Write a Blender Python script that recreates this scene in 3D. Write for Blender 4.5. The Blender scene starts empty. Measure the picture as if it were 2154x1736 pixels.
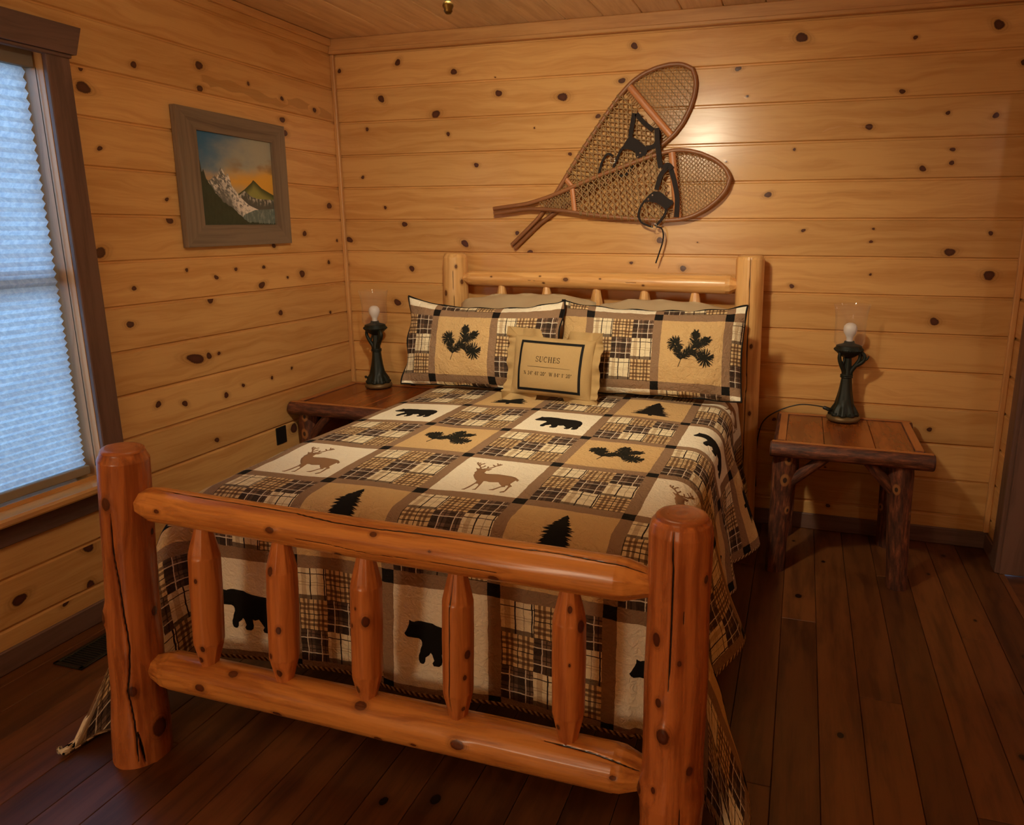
import bpy, math, random
import numpy as np
from mathutils import Vector, Matrix, geometry
from math import pi, sin, cos, sqrt, atan2, radians

random.seed(7)
RNG = np.random.default_rng(7)
scene = bpy.context.scene
COL = scene.collection

# ------------------------------------------------------------------ noise
_LAT = np.random.default_rng(11).random((64, 64, 64)).astype(np.float64) * 2 - 1
def vnoise(p):
    p = np.asarray(p, float)
    i = np.floor(p).astype(int); f = p - i
    f = f * f * (3 - 2 * f)
    i = i % 64; j = (i + 1) % 64
    x0, y0, z0 = i[..., 0], i[..., 1], i[..., 2]
    x1, y1, z1 = j[..., 0], j[..., 1], j[..., 2]
    fx, fy, fz = f[..., 0], f[..., 1], f[..., 2]
    def L(a, b, t): return a + (b - a) * t
    return L(L(L(_LAT[x0, y0, z0], _LAT[x1, y0, z0], fx), L(_LAT[x0, y1, z0], _LAT[x1, y1, z0], fx), fy),
             L(L(_LAT[x0, y0, z1], _LAT[x1, y0, z1], fx), L(_LAT[x0, y1, z1], _LAT[x1, y1, z1], fx), fy), fz)
def fbm(p, o=3):
    s = 0; a = 1.0; p = np.asarray(p, float)
    for k in range(o):
        s = s + a * vnoise(p * 2 ** k + 17.3 * k); a *= .5
    return s
def sstep(a, b, x):
    t = np.clip((x - a) / (b - a), 0, 1); return t * t * (3 - 2 * t)

# ------------------------------------------------------------------ node materials
class E:
    """a socket with arithmetic"""
    def __init__(s, m, sock): s.m = m; s.s = sock
    def _o(s, op, *a): return s.m.math(op, s, *a)
    def __add__(s, b): return s._o('ADD', b)
    def __radd__(s, b): return s._o('ADD', b)
    def __sub__(s, b): return s._o('SUBTRACT', b)
    def __rsub__(s, b): return s.m.math('SUBTRACT', b, s)
    def __mul__(s, b): return s._o('MULTIPLY', b)
    def __rmul__(s, b): return s._o('MULTIPLY', b)
    def __truediv__(s, b): return s._o('DIVIDE', b)
    def gt(s, b): return s._o('GREATER_THAN', b)
    def lt(s, b): return s._o('LESS_THAN', b)
    def floor(s): return s._o('FLOOR')
    def fract(s): return s._o('FRACT')
    def mod(s, b): return s._o('FLOORED_MODULO', b)
    def abs(s): return s._o('ABSOLUTE')
    def max(s, b): return s._o('MAXIMUM', b)
    def min(s, b): return s._o('MINIMUM', b)
    def pow(s, b): return s._o('POWER', b)
class M:
    def __init__(s, name, rough=.5, spec=.5):
        s.mat = bpy.data.materials.new(name); s.mat.use_nodes = True
        s.nt = s.mat.node_tree; s.n = s.nt.nodes
        s.b = s.n['Principled BSDF']; s.out = s.n['Material Output']
        s.b.inputs['Roughness'].default_value = rough
        s.b.inputs['Specular IOR Level'].default_value = spec
    def put(s, v, inp):
        if isinstance(v, E): s.nt.links.new(v.s, inp)
        elif isinstance(v, (tuple, list)) and len(v) == 3 and inp.type == 'RGBA': inp.default_value = (*v, 1)
        else: inp.default_value = v
    def math(s, op, *a):
        n = s.n.new('ShaderNodeMath'); n.operation = op
        for k, x in enumerate(a): s.put(x, n.inputs[k])
        return E(s, n.outputs[0])
    def attr(s, name, vec=False):
        n = s.n.new('ShaderNodeAttribute'); n.attribute_name = name
        return E(s, n.outputs['Vector' if vec else 'Fac'])
    def xyz(s, v):
        n = s.n.new('ShaderNodeSeparateXYZ'); s.put(v, n.inputs[0])
        return [E(s, o) for o in n.outputs]
    def vec(s, x=0., y=0., z=0.):
        n = s.n.new('ShaderNodeCombineXYZ')
        for k, q in enumerate((x, y, z)): s.put(q, n.inputs[k])
        return E(s, n.outputs[0])
    def vmul(s, v, t):
        n = s.n.new('ShaderNodeVectorMath'); n.operation = 'MULTIPLY'; s.put(v, n.inputs[0]); n.inputs[1].default_value = t
        return E(s, n.outputs[0])
    def vadd(s, v, w):
        n = s.n.new('ShaderNodeVectorMath'); n.operation = 'ADD'; s.put(v, n.inputs[0]); s.put(w, n.inputs[1])
        return E(s, n.outputs[0])
    def noise(s, v, scale=1., detail=3., rough=.55, dist=0.):
        n = s.n.new('ShaderNodeTexNoise'); s.put(v, n.inputs['Vector'])
        n.inputs['Scale'].default_value = scale; n.inputs['Detail'].default_value = detail
        n.inputs['Roughness'].default_value = rough; n.inputs['Distortion'].default_value = dist
        return E(s, n.outputs['Fac'])
    def voro(s, v, scale=1., feature='F1', out='Distance'):
        n = s.n.new('ShaderNodeTexVoronoi'); s.put(v, n.inputs['Vector']); n.feature = feature
        n.inputs['Scale'].default_value = scale
        return E(s, n.outputs[out])
    def ramp(s, f, stops, mode='LINEAR'):
        n = s.n.new('ShaderNodeValToRGB'); s.put(f, n.inputs[0]); r = n.color_ramp; r.interpolation = mode
        while len(r.elements) < len(stops): r.elements.new(.5)
        for e, (p, c) in zip(r.elements, stops): e.position = p; e.color = (*c, 1)
        return E(s, n.outputs[0])
    def map(s, f, a, b, c=0., d=1.):
        n = s.n.new('ShaderNodeMapRange'); n.interpolation_type = 'SMOOTHSTEP'; s.put(f, n.inputs[0])
        for k, x in enumerate((a, b, c, d)): n.inputs[k + 1].default_value = x
        return E(s, n.outputs[0])
    def curve(s, f, pts):
        n = s.n.new('ShaderNodeFloatCurve'); s.put(f, n.inputs[1]); c = n.mapping.curves[0]
        while len(c.points) < len(pts): c.points.new(.5, .5)
        for p, (x, y) in zip(c.points, pts): p.location = (x, y); p.handle_type = 'VECTOR'
        n.mapping.update(); return E(s, n.outputs[0])
    def mix(s, f, a, b, mode='MIX'):
        n = s.n.new('ShaderNodeMix'); n.data_type = 'RGBA'; n.blend_type = mode
        s.put(f, n.inputs[0]); s.put(a, n.inputs[6]); s.put(b, n.inputs[7])
        return E(s, n.outputs[2])
    def color(s, c): s.put(c, s.b.inputs['Base Color']); return s
    def rough(s, v): s.put(v, s.b.inputs['Roughness']); return s
    def bump(s, h, strength=.3, dist=.002):
        n = s.n.new('ShaderNodeBump'); n.inputs['Strength'].default_value = strength; n.inputs['Distance'].default_value = dist
        s.put(h, n.inputs['Height']); s.nt.links.new(n.outputs[0], s.b.inputs['Normal']); return s
    def coat(s, w, r=.1):
        s.b.inputs['Coat Weight'].default_value = w; s.b.inputs['Coat Roughness'].default_value = r; return s

def lin(r, g, b):
    f = lambda c: (c / 255 / 12.92) if c / 255 <= .04045 else ((c / 255 + .055) / 1.055) ** 2.4
    return (f(r), f(g), f(b))

def wood(name, light, dark, knot, rough=.35, gs=28., streak=.55, var=.25, crack=(.02, .008, .003), bumpk=.12, coat=0., spec=.5):
    """plank / log wood: grain along lc.x, per-board variation rn, knots kn, checks ck"""
    m = M(name, rough, spec)
    lc = m.attr('lc', True); kn = m.attr('kn'); rn = m.attr('rn'); ck = m.attr('ck')
    x, y, z = m.xyz(lc)
    off = m.vec(rn * 91.3, rn * 47.7, rn * 13.1)
    warp = m.noise(m.vadd(m.vmul(lc, (2.2, 7., 7.)), off), 1., 2.) - .5
    gv = m.vadd(m.vec(x * 1.6, y * gs + warp * 3.2, z * gs), off)
    g1 = m.noise(gv, 1., 5., .62)
    g2 = m.noise(m.vadd(m.vec(x * 4., y * 160., z * 160.), off), 1., 2., .5)
    big = m.noise(m.vadd(m.vmul(lc, (.9, 5., 5.)), off), 1., 2.)
    f = m.map(g1, .38, .68) * streak + m.map(g2, .45, .7) * .12 + (m.map(big, .3, .7) - .5) * .25
    col = m.mix(f.max(0.).min(1.), light, dark)
    v = 1. + (rn - .5) * var
    hs = m.n.new('ShaderNodeHueSaturation'); m.put(v, hs.inputs['Value']); m.put(col, hs.inputs['Color'])
    col = E(m, hs.outputs[0])
    halo = m.map(kn, .05, .55)
    rings = (m.math('SINE', kn * 42. + g1 * 9.) * .5 + .5) * halo * (1. - m.map(kn, .5, .62))
    col = m.mix(halo * .3 + rings * .28, col, tuple(c * .55 for c in dark))
    core = m.map(kn + (m.noise(m.vmul(lc, (160., 160., 160.)), 1., 2.) - .5) * .12, .52, .62)
    kc = m.mix(m.map(kn, .62, .95), tuple(c * .8 for c in knot), knot)
    col = m.mix(core, col, kc)
    col = m.mix(m.map(ck, .3, .8), col, crack)
    m.color(col)
    m.rough(rough + g1 * .12 - .06)
    m.bump(g1 * .6 + g2 * .4 - core * .6, bumpk, .0015)
    if coat: m.coat(coat, .12)
    return m.mat

def plain(name, c, rough=.5, spec=.5, metal=0., nz=0., ns=60.):
    m = M(name, rough, spec); m.b.inputs['Metallic'].default_value = metal
    if nz:
        t = m.n.new('ShaderNodeTexCoord'); f = m.noise(E(m, t.outputs['Object']), ns, 4.)
        m.color(m.mix(f, tuple(x * (1 - nz) for x in c), tuple(min(1, x * (1 + nz)) for x in c))); m.bump(f, .25, .002)
    else: m.color(c)
    return m.mat

PINE = wood('varnished_pine', lin(216, 166, 102), lin(184, 126, 66), lin(88, 52, 38), .25, 24., .5, .2, spec=.36)
PINE_LEFT = PINE
CEIL = wood('ceiling_pine', lin(230, 202, 160), lin(192, 156, 112), lin(116, 86, 62), .4, 24., .55, .3)
TRIM = wood('trim_pine', lin(212, 160, 100), lin(176, 120, 66), lin(80, 48, 28), .4)
BROWN = wood('brown_stained_trim', lin(112, 82, 68), lin(80, 57, 47), lin(40, 24, 20), .5, 30., .7, .2)
FLOOR = wood('floor_pine', lin(106, 63, 31), lin(66, 36, 17), lin(28, 14, 8), .34, 20., .75, .6)
LOGF = wood('honey_cedar_log', lin(214, 146, 74), lin(158, 92, 42), lin(104, 54, 26), .27, 38., .85, .2, bumpk=.15)
LOGP = wood('red_cedar_post', lin(192, 116, 62), lin(138, 72, 34), lin(92, 46, 24), .27, 38., .85, .2, bumpk=.15)
LOGS = wood('honey_cedar_spindle', lin(202, 126, 66), lin(156, 86, 42), lin(92, 46, 24), .33, 38., .8, .25, bumpk=.15)
LOGH = wood('pale_cedar_log', lin(228, 178, 112), lin(190, 130, 68), lin(110, 66, 34), .3, 38., .7, .2, bumpk=.15)
SILLW = wood('glossy_sill', lin(216, 166, 102), lin(184, 126, 66), lin(88, 52, 38), .10, 24., .5, .2, coat=.9)
BARE = wood('sanded_edge_wood', lin(176, 112, 60), lin(140, 82, 40), lin(60, 32, 16), .4, 30.)
TABLE = wood('table_oak', lin(150, 82, 34), lin(104, 52, 20), lin(50, 24, 10), .22, 14., .7, .25)
SHOEW = wood('snowshoe_ash', lin(150, 98, 60), lin(112, 68, 40), lin(60, 32, 18), .4, 40.)
SHOEB = wood('snowshoe_crossbar', lin(196, 128, 76), lin(160, 98, 54), lin(60, 32, 18), .4, 40.)
FRAMEW = wood('barn_board', lin(132, 112, 90), lin(100, 82, 64), lin(56, 44, 34), .75, 60., .7, .2, bumpk=.5)

def bark():
    m = M('hickory_bark', .6); lc = m.attr('lc', True); rn = m.attr('rn'); kn = m.attr('kn')
    o = m.vec(rn * 31., rn * 17., rn * 7.)
    a = m.noise(m.vadd(m.vmul(lc, (14., 70., 70.)), o), 1., 5., .65)
    b = m.noise(m.vadd(m.vmul(lc, (5., 20., 20.)), o), 1., 3.)
    c = m.ramp(a, [(.3, lin(42, 20, 13)), (.48, lin(88, 47, 30)), (.60, lin(126, 70, 44)), (.74, lin(166, 108, 70))])
    c = m.mix(m.map(b, .4, .7) * .5, c, lin(60, 36, 28))
    c = m.mix(m.map(kn, .3, .5), c, lin(150, 98, 54)); c = m.mix(m.map(kn, .72, .8), c, lin(58, 34, 22))
    m.color(c); m.bump(a, .6, .004); return m.mat
BARK = bark()

# ------------------------------------------------------------------ mesh building
WLOC = {}
class G:
    def __init__(s): s.v = []; s.f = []; s.lc = []; s.kn = []; s.rn = []; s.ck = []; s.mi = []; s.sm = []; s.n = 0
    def add(s, v, f, lc=None, kn=0., rn=0., ck=0., mat=0, smooth=True):
        v = np.asarray(v, float).reshape(-1, 3); k = len(v)
        s.v.append(v); s.lc.append(v.copy() if lc is None else np.asarray(lc, float).reshape(-1, 3))
        for dst, val in ((s.kn, kn), (s.rn, rn), (s.ck, ck)): dst.append(np.broadcast_to(np.asarray(val, float).reshape(-1) if np.ndim(val) else val, (k,)))
        n = s.n
        s.f.extend([tuple(i + n for i in q) for q in f]); s.mi.extend([mat] * len(f)); s.sm.extend([smooth] * len(f))
        s.n += k; return s
    def grid(s, P, lc=None, closed_u=False, closed_v=False, flip=False, **k):
        """P: (nu, nv, 3)"""
        nu, nv = P.shape[:2]; f = []
        for i in range(nu if closed_u else nu - 1):
            for j in range(nv if closed_v else nv - 1):
                a = i * nv + j; b = ((i + 1) % nu) * nv + j; c = ((i + 1) % nu) * nv + (j + 1) % nv; d = i * nv + (j + 1) % nv
                f.append((a, d, c, b) if flip else (a, b, c, d))
        for q in ('kn', 'rn', 'ck'):
            if q in k and np.ndim(k[q]): k[q] = np.asarray(k[q]).reshape(-1)
        return s.add(P.reshape(-1, 3), f, None if lc is None else lc.reshape(-1, 3), **k)
    def build(s, name, mats, parent=None, loc=None):
        v = np.concatenate(s.v)
        if parent is not None: o0 = WLOC[parent]
        elif loc is not None: o0 = np.asarray(loc, float)
        else: o0 = np.array([(v[:, 0].min() + v[:, 0].max()) / 2, (v[:, 1].min() + v[:, 1].max()) / 2, v[:, 2].min()])
        own = o0
        me = bpy.data.meshes.new(name)
        me.from_pydata((v - own).tolist(), [], s.f)
        me.polygons.foreach_set('use_smooth', s.sm); me.polygons.foreach_set('material_index', s.mi)
        a = me.attributes.new('lc', 'FLOAT_VECTOR', 'POINT'); a.data.foreach_set('vector', np.concatenate(s.lc).astype(np.float32).ravel())
        for nm, arr in (('kn', s.kn), ('rn', s.rn), ('ck', s.ck)):
            x = np.concatenate(arr).astype(np.float32)
            if np.any(x):
                a = me.attributes.new(nm, 'FLOAT', 'POINT'); a.data.foreach_set('value', x)
        for m in (mats if isinstance(mats, (list, tuple)) else [mats]): me.materials.append(m)
        me.update()
        o = bpy.data.objects.new(name, me); COL.objects.link(o)
        if parent is not None: o.parent = parent; WLOC[o] = own
        else: o.location = own; WLOC[o] = own
        return o

def tag(o, label=None, cat=None, group=None, kind=None):
    if label: o['label'] = label
    if cat: o['category'] = cat
    if group: o['group'] = group
    if kind: o['kind'] = kind
    return o
def empty(name, loc, label=None, cat=None, group=None, kind=None):
    o = bpy.data.objects.new(name, None); COL.objects.link(o); o.location = loc; o.empty_display_size = .1
    WLOC[o] = np.asarray(loc, float); return tag(o, label, cat, group, kind)

def box(g, lo, hi, b=.003, rn=None, mat=0, axis=None, kn=0., ck=0.):
    """box with chamfered edges; grain along the longest side"""
    lo = np.asarray(lo, float); hi = np.asarray(hi, float); d = hi - lo
    b = min(b, d.min() * .45)
    ax = int(np.argmax(d)) if axis is None else axis
    rn = random.random() if rn is None else rn
    V = []; idx = {}
    for sx in (0, 1):
        for sy in (0, 1):
            for sz in (0, 1):
                for k in range(3):
                    p = []
                    for q, t in enumerate((sx, sy, sz)):
                        e = lo[q] if t == 0 else hi[q]
                        if q != k: e += b if t == 0 else -b
                        p.append(e)
                    idx[(sx, sy, sz, k)] = len(V); V.append(p)
    F = []
    for k in range(3):
        a, c = (k + 1) % 3, (k + 2) % 3
        for t in (0, 1):
            q = []
            for u, w in ((0, 0), (1, 0), (1, 1), (0, 1)):
                s = [0, 0, 0]; s[k] = t; s[a] = u; s[c] = w; q.append(idx[(*s, k)])
            F.append(tuple(q if t else q[::-1]))
    for k in range(3):
        a, c = (k + 1) % 3, (k + 2) % 3
        for u in (0, 1):
            for w in (0, 1):
                s0 = [0, 0, 0]; s0[a] = u; s0[c] = w; s1 = list(s0); s1[k] = 1
                q = [idx[(*s0, a)], idx[(*s1, a)], idx[(*s1, c)], idx[(*s0, c)]]
                F.append(tuple(q if (u == w) else q[::-1]))
    for sx in (0, 1):
        for sy in (0, 1):
            for sz in (0, 1):
                q = [idx[(sx, sy, sz, k)] for k in range(3)]
                F.append(tuple(q if (sx + sy + sz) % 2 else q[::-1]))
    V = np.array(V); o = [ax, (ax + 1) % 3, (ax + 2) % 3]
    lc = V[:, o] + np.array([rn * 9, rn * 5, rn * 3])
    return g.add(V, F, lc, rn=rn, mat=mat, smooth=False, kn=kn, ck=ck)

def frame_of(d):
    d = np.asarray(d, float); d = d / np.linalg.norm(d)
    a = np.array([0., -1., 0.])
    if abs(d @ a) > .95: a = np.array([1., 0., 0.])
    e1 = a - d * (a @ d); e1 /= np.linalg.norm(e1)
    return d, e1, np.cross(d, e1)

def tube(g, pts, r, ns=8, mat=0, caps=True, rn=0., flat=None, closed=False, up=None, smooth=True, kn=0.):
    """tube along a polyline; r scalar or per point; flat=(w,h) gives an elliptical section"""
    P = np.asarray(pts, float); n = len(P); r = np.broadcast_to(np.asarray(r, float), (n,))
    T = np.roll(P, -1, 0) - np.roll(P, 1, 0) if closed else np.gradient(P, axis=0)
    T /= np.linalg.norm(T, axis=1)[:, None] + 1e-12
    if up is None: _, e1, _ = frame_of(T[0])
    else: e1 = np.asarray(up, float)
    rings = []; L = np.concatenate([[0], np.cumsum(np.linalg.norm(np.diff(P, axis=0), axis=1))])
    th = np.arange(ns) / ns * 2 * pi; LC = []
    for i in range(n):
        if up is not None: e1 = np.asarray(up, float)
        e1 = e1 - T[i] * (e1 @ T[i]); e1 /= np.linalg.norm(e1) + 1e-12
        e2 = np.cross(T[i], e1)
        a, b = (r[i], r[i]) if flat is None else (r[i] * flat[1], r[i] * flat[0])
        rings.append(P[i] + np.outer(np.cos(th) * a, e1) + np.outer(np.sin(th) * b, e2))
        LC.append(np.stack([np.full(ns, L[i]), np.cos(th) * a, np.sin(th) * b], 1))
    R = np.array(rings); LC = np.array(LC)
    g.grid(R, LC, closed_u=closed, closed_v=True, rn=rn, mat=mat, smooth=smooth, flip=True, kn=kn)
    if caps and not closed:
        for i, fl in ((0, 0), (n - 1, 1)):
            f = list(range(ns)); g.add(R[i], [tuple(f if fl else f[::-1])], LC[i], rn=rn, mat=mat, smooth=False)
    return g

def ribbon(g, pts, w, t, nrm=(0, -1, 0), mat=0):
    """flat strap of width w, thickness t, lying square to nrm"""
    P = np.asarray(pts, float); n = len(P); T = np.gradient(P, axis=0); T /= np.linalg.norm(T, axis=1)[:, None] + 1e-9
    N = np.asarray(nrm, float); w = np.broadcast_to(np.asarray(w, float), (n,))
    S = np.cross(T, N); S /= np.linalg.norm(S, axis=1)[:, None] + 1e-9
    R = np.stack([P - S * w[:, None] / 2, P - S * w[:, None] / 2 + N * t, P + S * w[:, None] / 2 + N * t, P + S * w[:, None] / 2], 1)
    g.grid(R, None, closed_v=True, mat=mat, smooth=False)
    g.add(R[0], [(0, 1, 2, 3)], mat=mat, smooth=False); g.add(R[-1], [(3, 2, 1, 0)], mat=mat, smooth=False)

def smooth_path(p, n=8):
    """Catmull-Rom through points"""
    p = [np.asarray(q, float) for q in p]
    if len(p) < 3: return np.array([p[0] + (p[-1] - p[0]) * t for t in np.linspace(0, 1, n)])
    q = [2 * p[0] - p[1]] + p + [2 * p[-1] - p[-2]]; out = []
    for i in range(1, len(q) - 2):
        for t in np.linspace(0, 1, n, endpoint=False):
            a, b, c, d = q[i - 1], q[i], q[i + 1], q[i + 2]
            out.append(.5 * ((2 * b) + (c - a) * t + (2 * a - 5 * b + 4 * c - d) * t * t + (3 * b - a - 3 * c + d) * t ** 3))
    out.append(p[-1]); return np.array(out)

def lathe(g, prof, c=(0, 0, 0), ns=40, mat=0, wob=None, rn=0., smooth=True):
    th = np.arange(ns) / ns * 2 * pi; P = np.zeros((len(prof), ns, 3))
    for i, (r, z) in enumerate(prof):
        rr = r * (np.ones(ns) if wob is None else wob(th, z))
        P[i, :, 0] = c[0] + rr * np.cos(th); P[i, :, 1] = c[1] + rr * np.sin(th); P[i, :, 2] = c[2] + z
    g.grid(P, None, closed_v=True, flip=True, mat=mat, rn=rn, smooth=smooth); return g

def log(p0, p1, prof, knots=(), cracks=(), seed=0, ns=128, dl=.006, bend=0., mat=0, rough=.012, cap=(True, True), facet=(), rings=True):
    """peeled log: prof [(s metres, radius)], knots [(s, theta deg, size, height)], cracks [([(s, theta)], width)], facets [(s0, s1, n)]"""
    g = G(); p0 = np.asarray(p0, float); p1 = np.asarray(p1, float); L = np.linalg.norm(p1 - p0)
    d, e1, e2 = frame_of(p1 - p0)
    S = np.unique(np.concatenate([np.linspace(0, L, max(3, int(L / dl))), [q[0] for q in prof if 0 <= q[0] <= L]]))
    R = np.interp(S, [q[0] for q in prof], [q[1] for q in prof])
    th = np.arange(ns) / ns * 2 * pi
    SS, TH = np.meshgrid(S, th, indexing='ij'); RR = np.repeat(R[:, None], ns, 1)
    q = np.stack([SS * 2.2, np.cos(TH) * 1.4 + seed * 3.7, np.sin(TH) * 1.4], -1)
    RR = RR * (1 + rough * 2 * fbm(q, 2) + rough * .5 * fbm(q * np.array([1.2, 7, 7]), 2))
    for s0, s1, nf in facet:
        w = sstep(s0 - .002, s0 + .002, SS) * (1 - sstep(s1 - .002, s1 + .002, SS))
        a = (TH + seed) % (2 * pi / nf) - pi / nf
        RR = RR * (1 + w * (cos(pi / nf) ** .8 / np.cos(a) - 1))
    KN = np.zeros_like(RR); CK = np.zeros_like(RR)
    for (s, t, size, h) in knots:
        size *= .74
        dt = (TH - radians(t) + pi) % (2 * pi) - pi
        x = (SS - s) / (size * 1.5); y = dt * RR / size; D = np.sqrt(x * x + y * y)
        KN = np.maximum(KN, np.clip(1.05 - D * .45, 0, 1)); RR = RR + h * np.exp(-D * D * .35) - .25 * abs(h) * np.exp(-D * D * 3)
    for path, w in cracks:
        cs = np.array([a for a, _ in path]); ct = np.radians([b for _, b in path])
        tc = np.interp(SS, cs, ct) + .05 * fbm(np.stack([SS * 9, SS * 0 + seed, SS * 0], -1), 2)
        tap = np.clip(np.minimum((SS - cs.min()) / .06, (cs.max() - SS) / .06), 0, 1) ** .5 * ((SS >= cs.min()) & (SS <= cs.max()))
        dt = (TH - tc + pi) % (2 * pi) - pi; dd = np.abs(dt) * RR; ww = w * np.maximum(tap, .05)
        k = np.clip(1.3 - dd / ww, 0, 1) * (tap > 0); CK = np.maximum(CK, np.clip(k * 1.6, 0, 1)); RR = RR - k * w * 2.6
    cx = p0 + np.outer(S, d)
    if bend: cx = cx + np.outer(np.sin(S / L * pi) * bend, e2)
    P = cx[:, None, :] + (RR * np.cos(TH))[..., None] * e1 + (RR * np.sin(TH))[..., None] * e2
    LC = np.stack([SS + seed * 7.1, np.cos(TH) * RR, np.sin(TH) * RR], -1)
    g.grid(P, LC, closed_v=True, flip=True, kn=KN, ck=CK, rn=(seed * .377) % 1, mat=mat)
    for i, on, sg in ((0, cap[0], -1), (len(S) - 1, cap[1], 1)):
        if not on: continue
        ring = P[i]; c = cx[i]; fr = (.97, .9, .78, .6, .4, .2, .06); ch = (.004, .007, .008, .0085, .009, .009, .009)
        Q = np.array([ring] + [c + (ring - c) * f + d * sg * h for f, h in zip(fr, ch)])
        rr = np.array([1.] + list(fr))[:, None] * np.ones(ns)
        lcc = np.stack([np.repeat(rr[:, :], 1, 1) * .35 + seed, np.cos(th)[None] * rr * .004, np.sin(th)[None] * rr * .004], -1)
        ckk = np.repeat(CK[i][None], len(fr) + 1, 0) * (rr > .15)
        g.grid(Q, lcc, closed_v=True, flip=sg > 0 or False, rn=.35, ck=ckk, mat=mat) if sg > 0 else g.grid(Q, lcc, closed_v=True, rn=.35, ck=ckk, mat=mat)
        g.add(Q[-1], [tuple(range(ns)) if sg > 0 else tuple(range(ns))[::-1]], lcc[-1], rn=.35, mat=mat)
    return g
# ------------------------------------------------------------------ room shell
PK = .174; Z0 = 12.85 * PK           # plank pitch; height of the uppermost full seam
RX, RY, H = 3.457, -6.2, 2.49
def seams(lo, hi):
    zs = [Z0 - k * PK for k in range(-1, 13)]; zs = sorted(z for z in zs if lo < z < hi)
    return [lo] + zs + [hi]
def wall(name, mapf, u0, u1, z0, z1, holes=(), knots=(), strips=(), off=0):
    """tongue-and-groove pine wall. mapf(u, v, d): d = depth behind the face"""
    g = G(); zs = seams(z0, z1); gd, gw = .009, .0068; rns = {}
    for k in range(len(zs) - 1):
        a, b = zs[k], zs[k + 1]; rn = random.random(); rns[k] = rn
        segs = [(u0, u1, a, b)]
        for (hu0, hu1, hz0, hz1) in holes:
            if b > hz0 and a < hz1:
                segs = [(u0, hu0, a, b), (hu1, u1, a, b)]
                if a < hz0: segs.append((hu0, hu1, a, hz0))
                if b > hz1: segs.append((hu0, hu1, hz1, b))
        for (s0, s1, c, d) in segs:
            if s1 - s0 < 1e-4 or d - c < 1e-4: continue
            us = np.linspace(s0, s1, max(2, int((s1 - s0) / .5)))
            pr = []
            lo_g = abs(c - a) < 1e-6 and k > 0; hi_g = abs(d - b) < 1e-6 and k < len(zs) - 2
            pr += [(c, gd), (c + gw * .5, gd), (c + gw, .001), (c + gw + .002, 0)] if lo_g else [(c, 0)]
            pr += [(d - gw - .002, 0), (d - gw, .001), (d - gw * .5, gd), (d, gd)] if hi_g else [(d, 0)]
            P = np.array([[mapf(u, v, dd) for v, dd in pr] for u in us])
            LC = np.array([[(u + rn * 7, v, rn * 4) for v, dd in pr] for u in us])
            g.grid(P, LC, rn=rn, smooth=False)
    def dec(pu, pv, kn, rn, off=.0006):
        P = np.array([mapf(a, b, -off) for a, b in zip(pu, pv)]); return P, np.stack([pu + rn * 7, pv, np.full_like(pu, rn * 4)], 1)
    for (u, v, s, *xs_) in knots:
        k = int(np.searchsorted(zs, v)) - 1
        if k < 0 or k >= len(zs) - 1: continue
        lo, hi = zs[k] + .0065, zs[k + 1] - .0065; rn = rns[k]
        n = 26; th = np.linspace(0, 2 * pi, n, endpoint=False); st = xs_[0] if xs_ else 1 + .35 * random.random(); an = random.uniform(-.5, .5)
        wob = 1 + .10 * np.sin(th * 2 + random.random() * 6) + .06 * np.sin(th * 3 + random.random() * 6)
        rad = (0, .35, .7, .9, 1.02, 1.12, 1.25, 1.5, 1.85, 2.33); P = []; LC = []; KN = []
        for q in rad:
            du = np.cos(th) * s * st * q * wob; dv = np.sin(th) * s * q * wob
            if q > 1.3: du = du * (1 + (q - 1.3) * .6)
            pu = u + du * cos(an) - dv * sin(an); pv = np.clip(v + du * sin(an) + dv * cos(an), lo, hi)
            p, l = dec(pu, pv, 0, rn, .0004 + .0002 * (2.33 - q)); P.append(p); LC.append(l); KN.append(np.full(n, max(0, 1.05 - .45 * q)))
        g.grid(np.array(P), np.array(LC), closed_v=True, kn=np.array(KN), rn=rn, smooth=False)
    for path, wd, kv in strips:
        pts = smooth_path([np.array([a, b, 0.]) for a, b in path], 10); k = int(np.searchsorted(zs, pts[0, 1])) - 1; rn = rns[k]
        P = []; LC = []; KN = []
        for o, kk in ((-1, 0), (-.8, kv), (0, kv), (.8, kv), (1, 0)):
            w = wd * (1 + .3 * np.sin(np.arange(len(pts)) * .9))
            p, l = dec(pts[:, 0], np.clip(pts[:, 1] + o * w, zs[k] + .007, zs[k + 1] - .007), 0, rn, .0003); P.append(p); LC.append(l)
            q = np.full(len(pts), kk * 1.); q[0] = q[-1] = 0; KN.append(q)
        g.grid(np.array(P), np.array(LC), kn=np.array(KN), rn=rn, smooth=False)
    return tag(g.build(name, PINE, loc=mapf((u0 + u1) / 2, z0, 0)), kind='structure')

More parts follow.
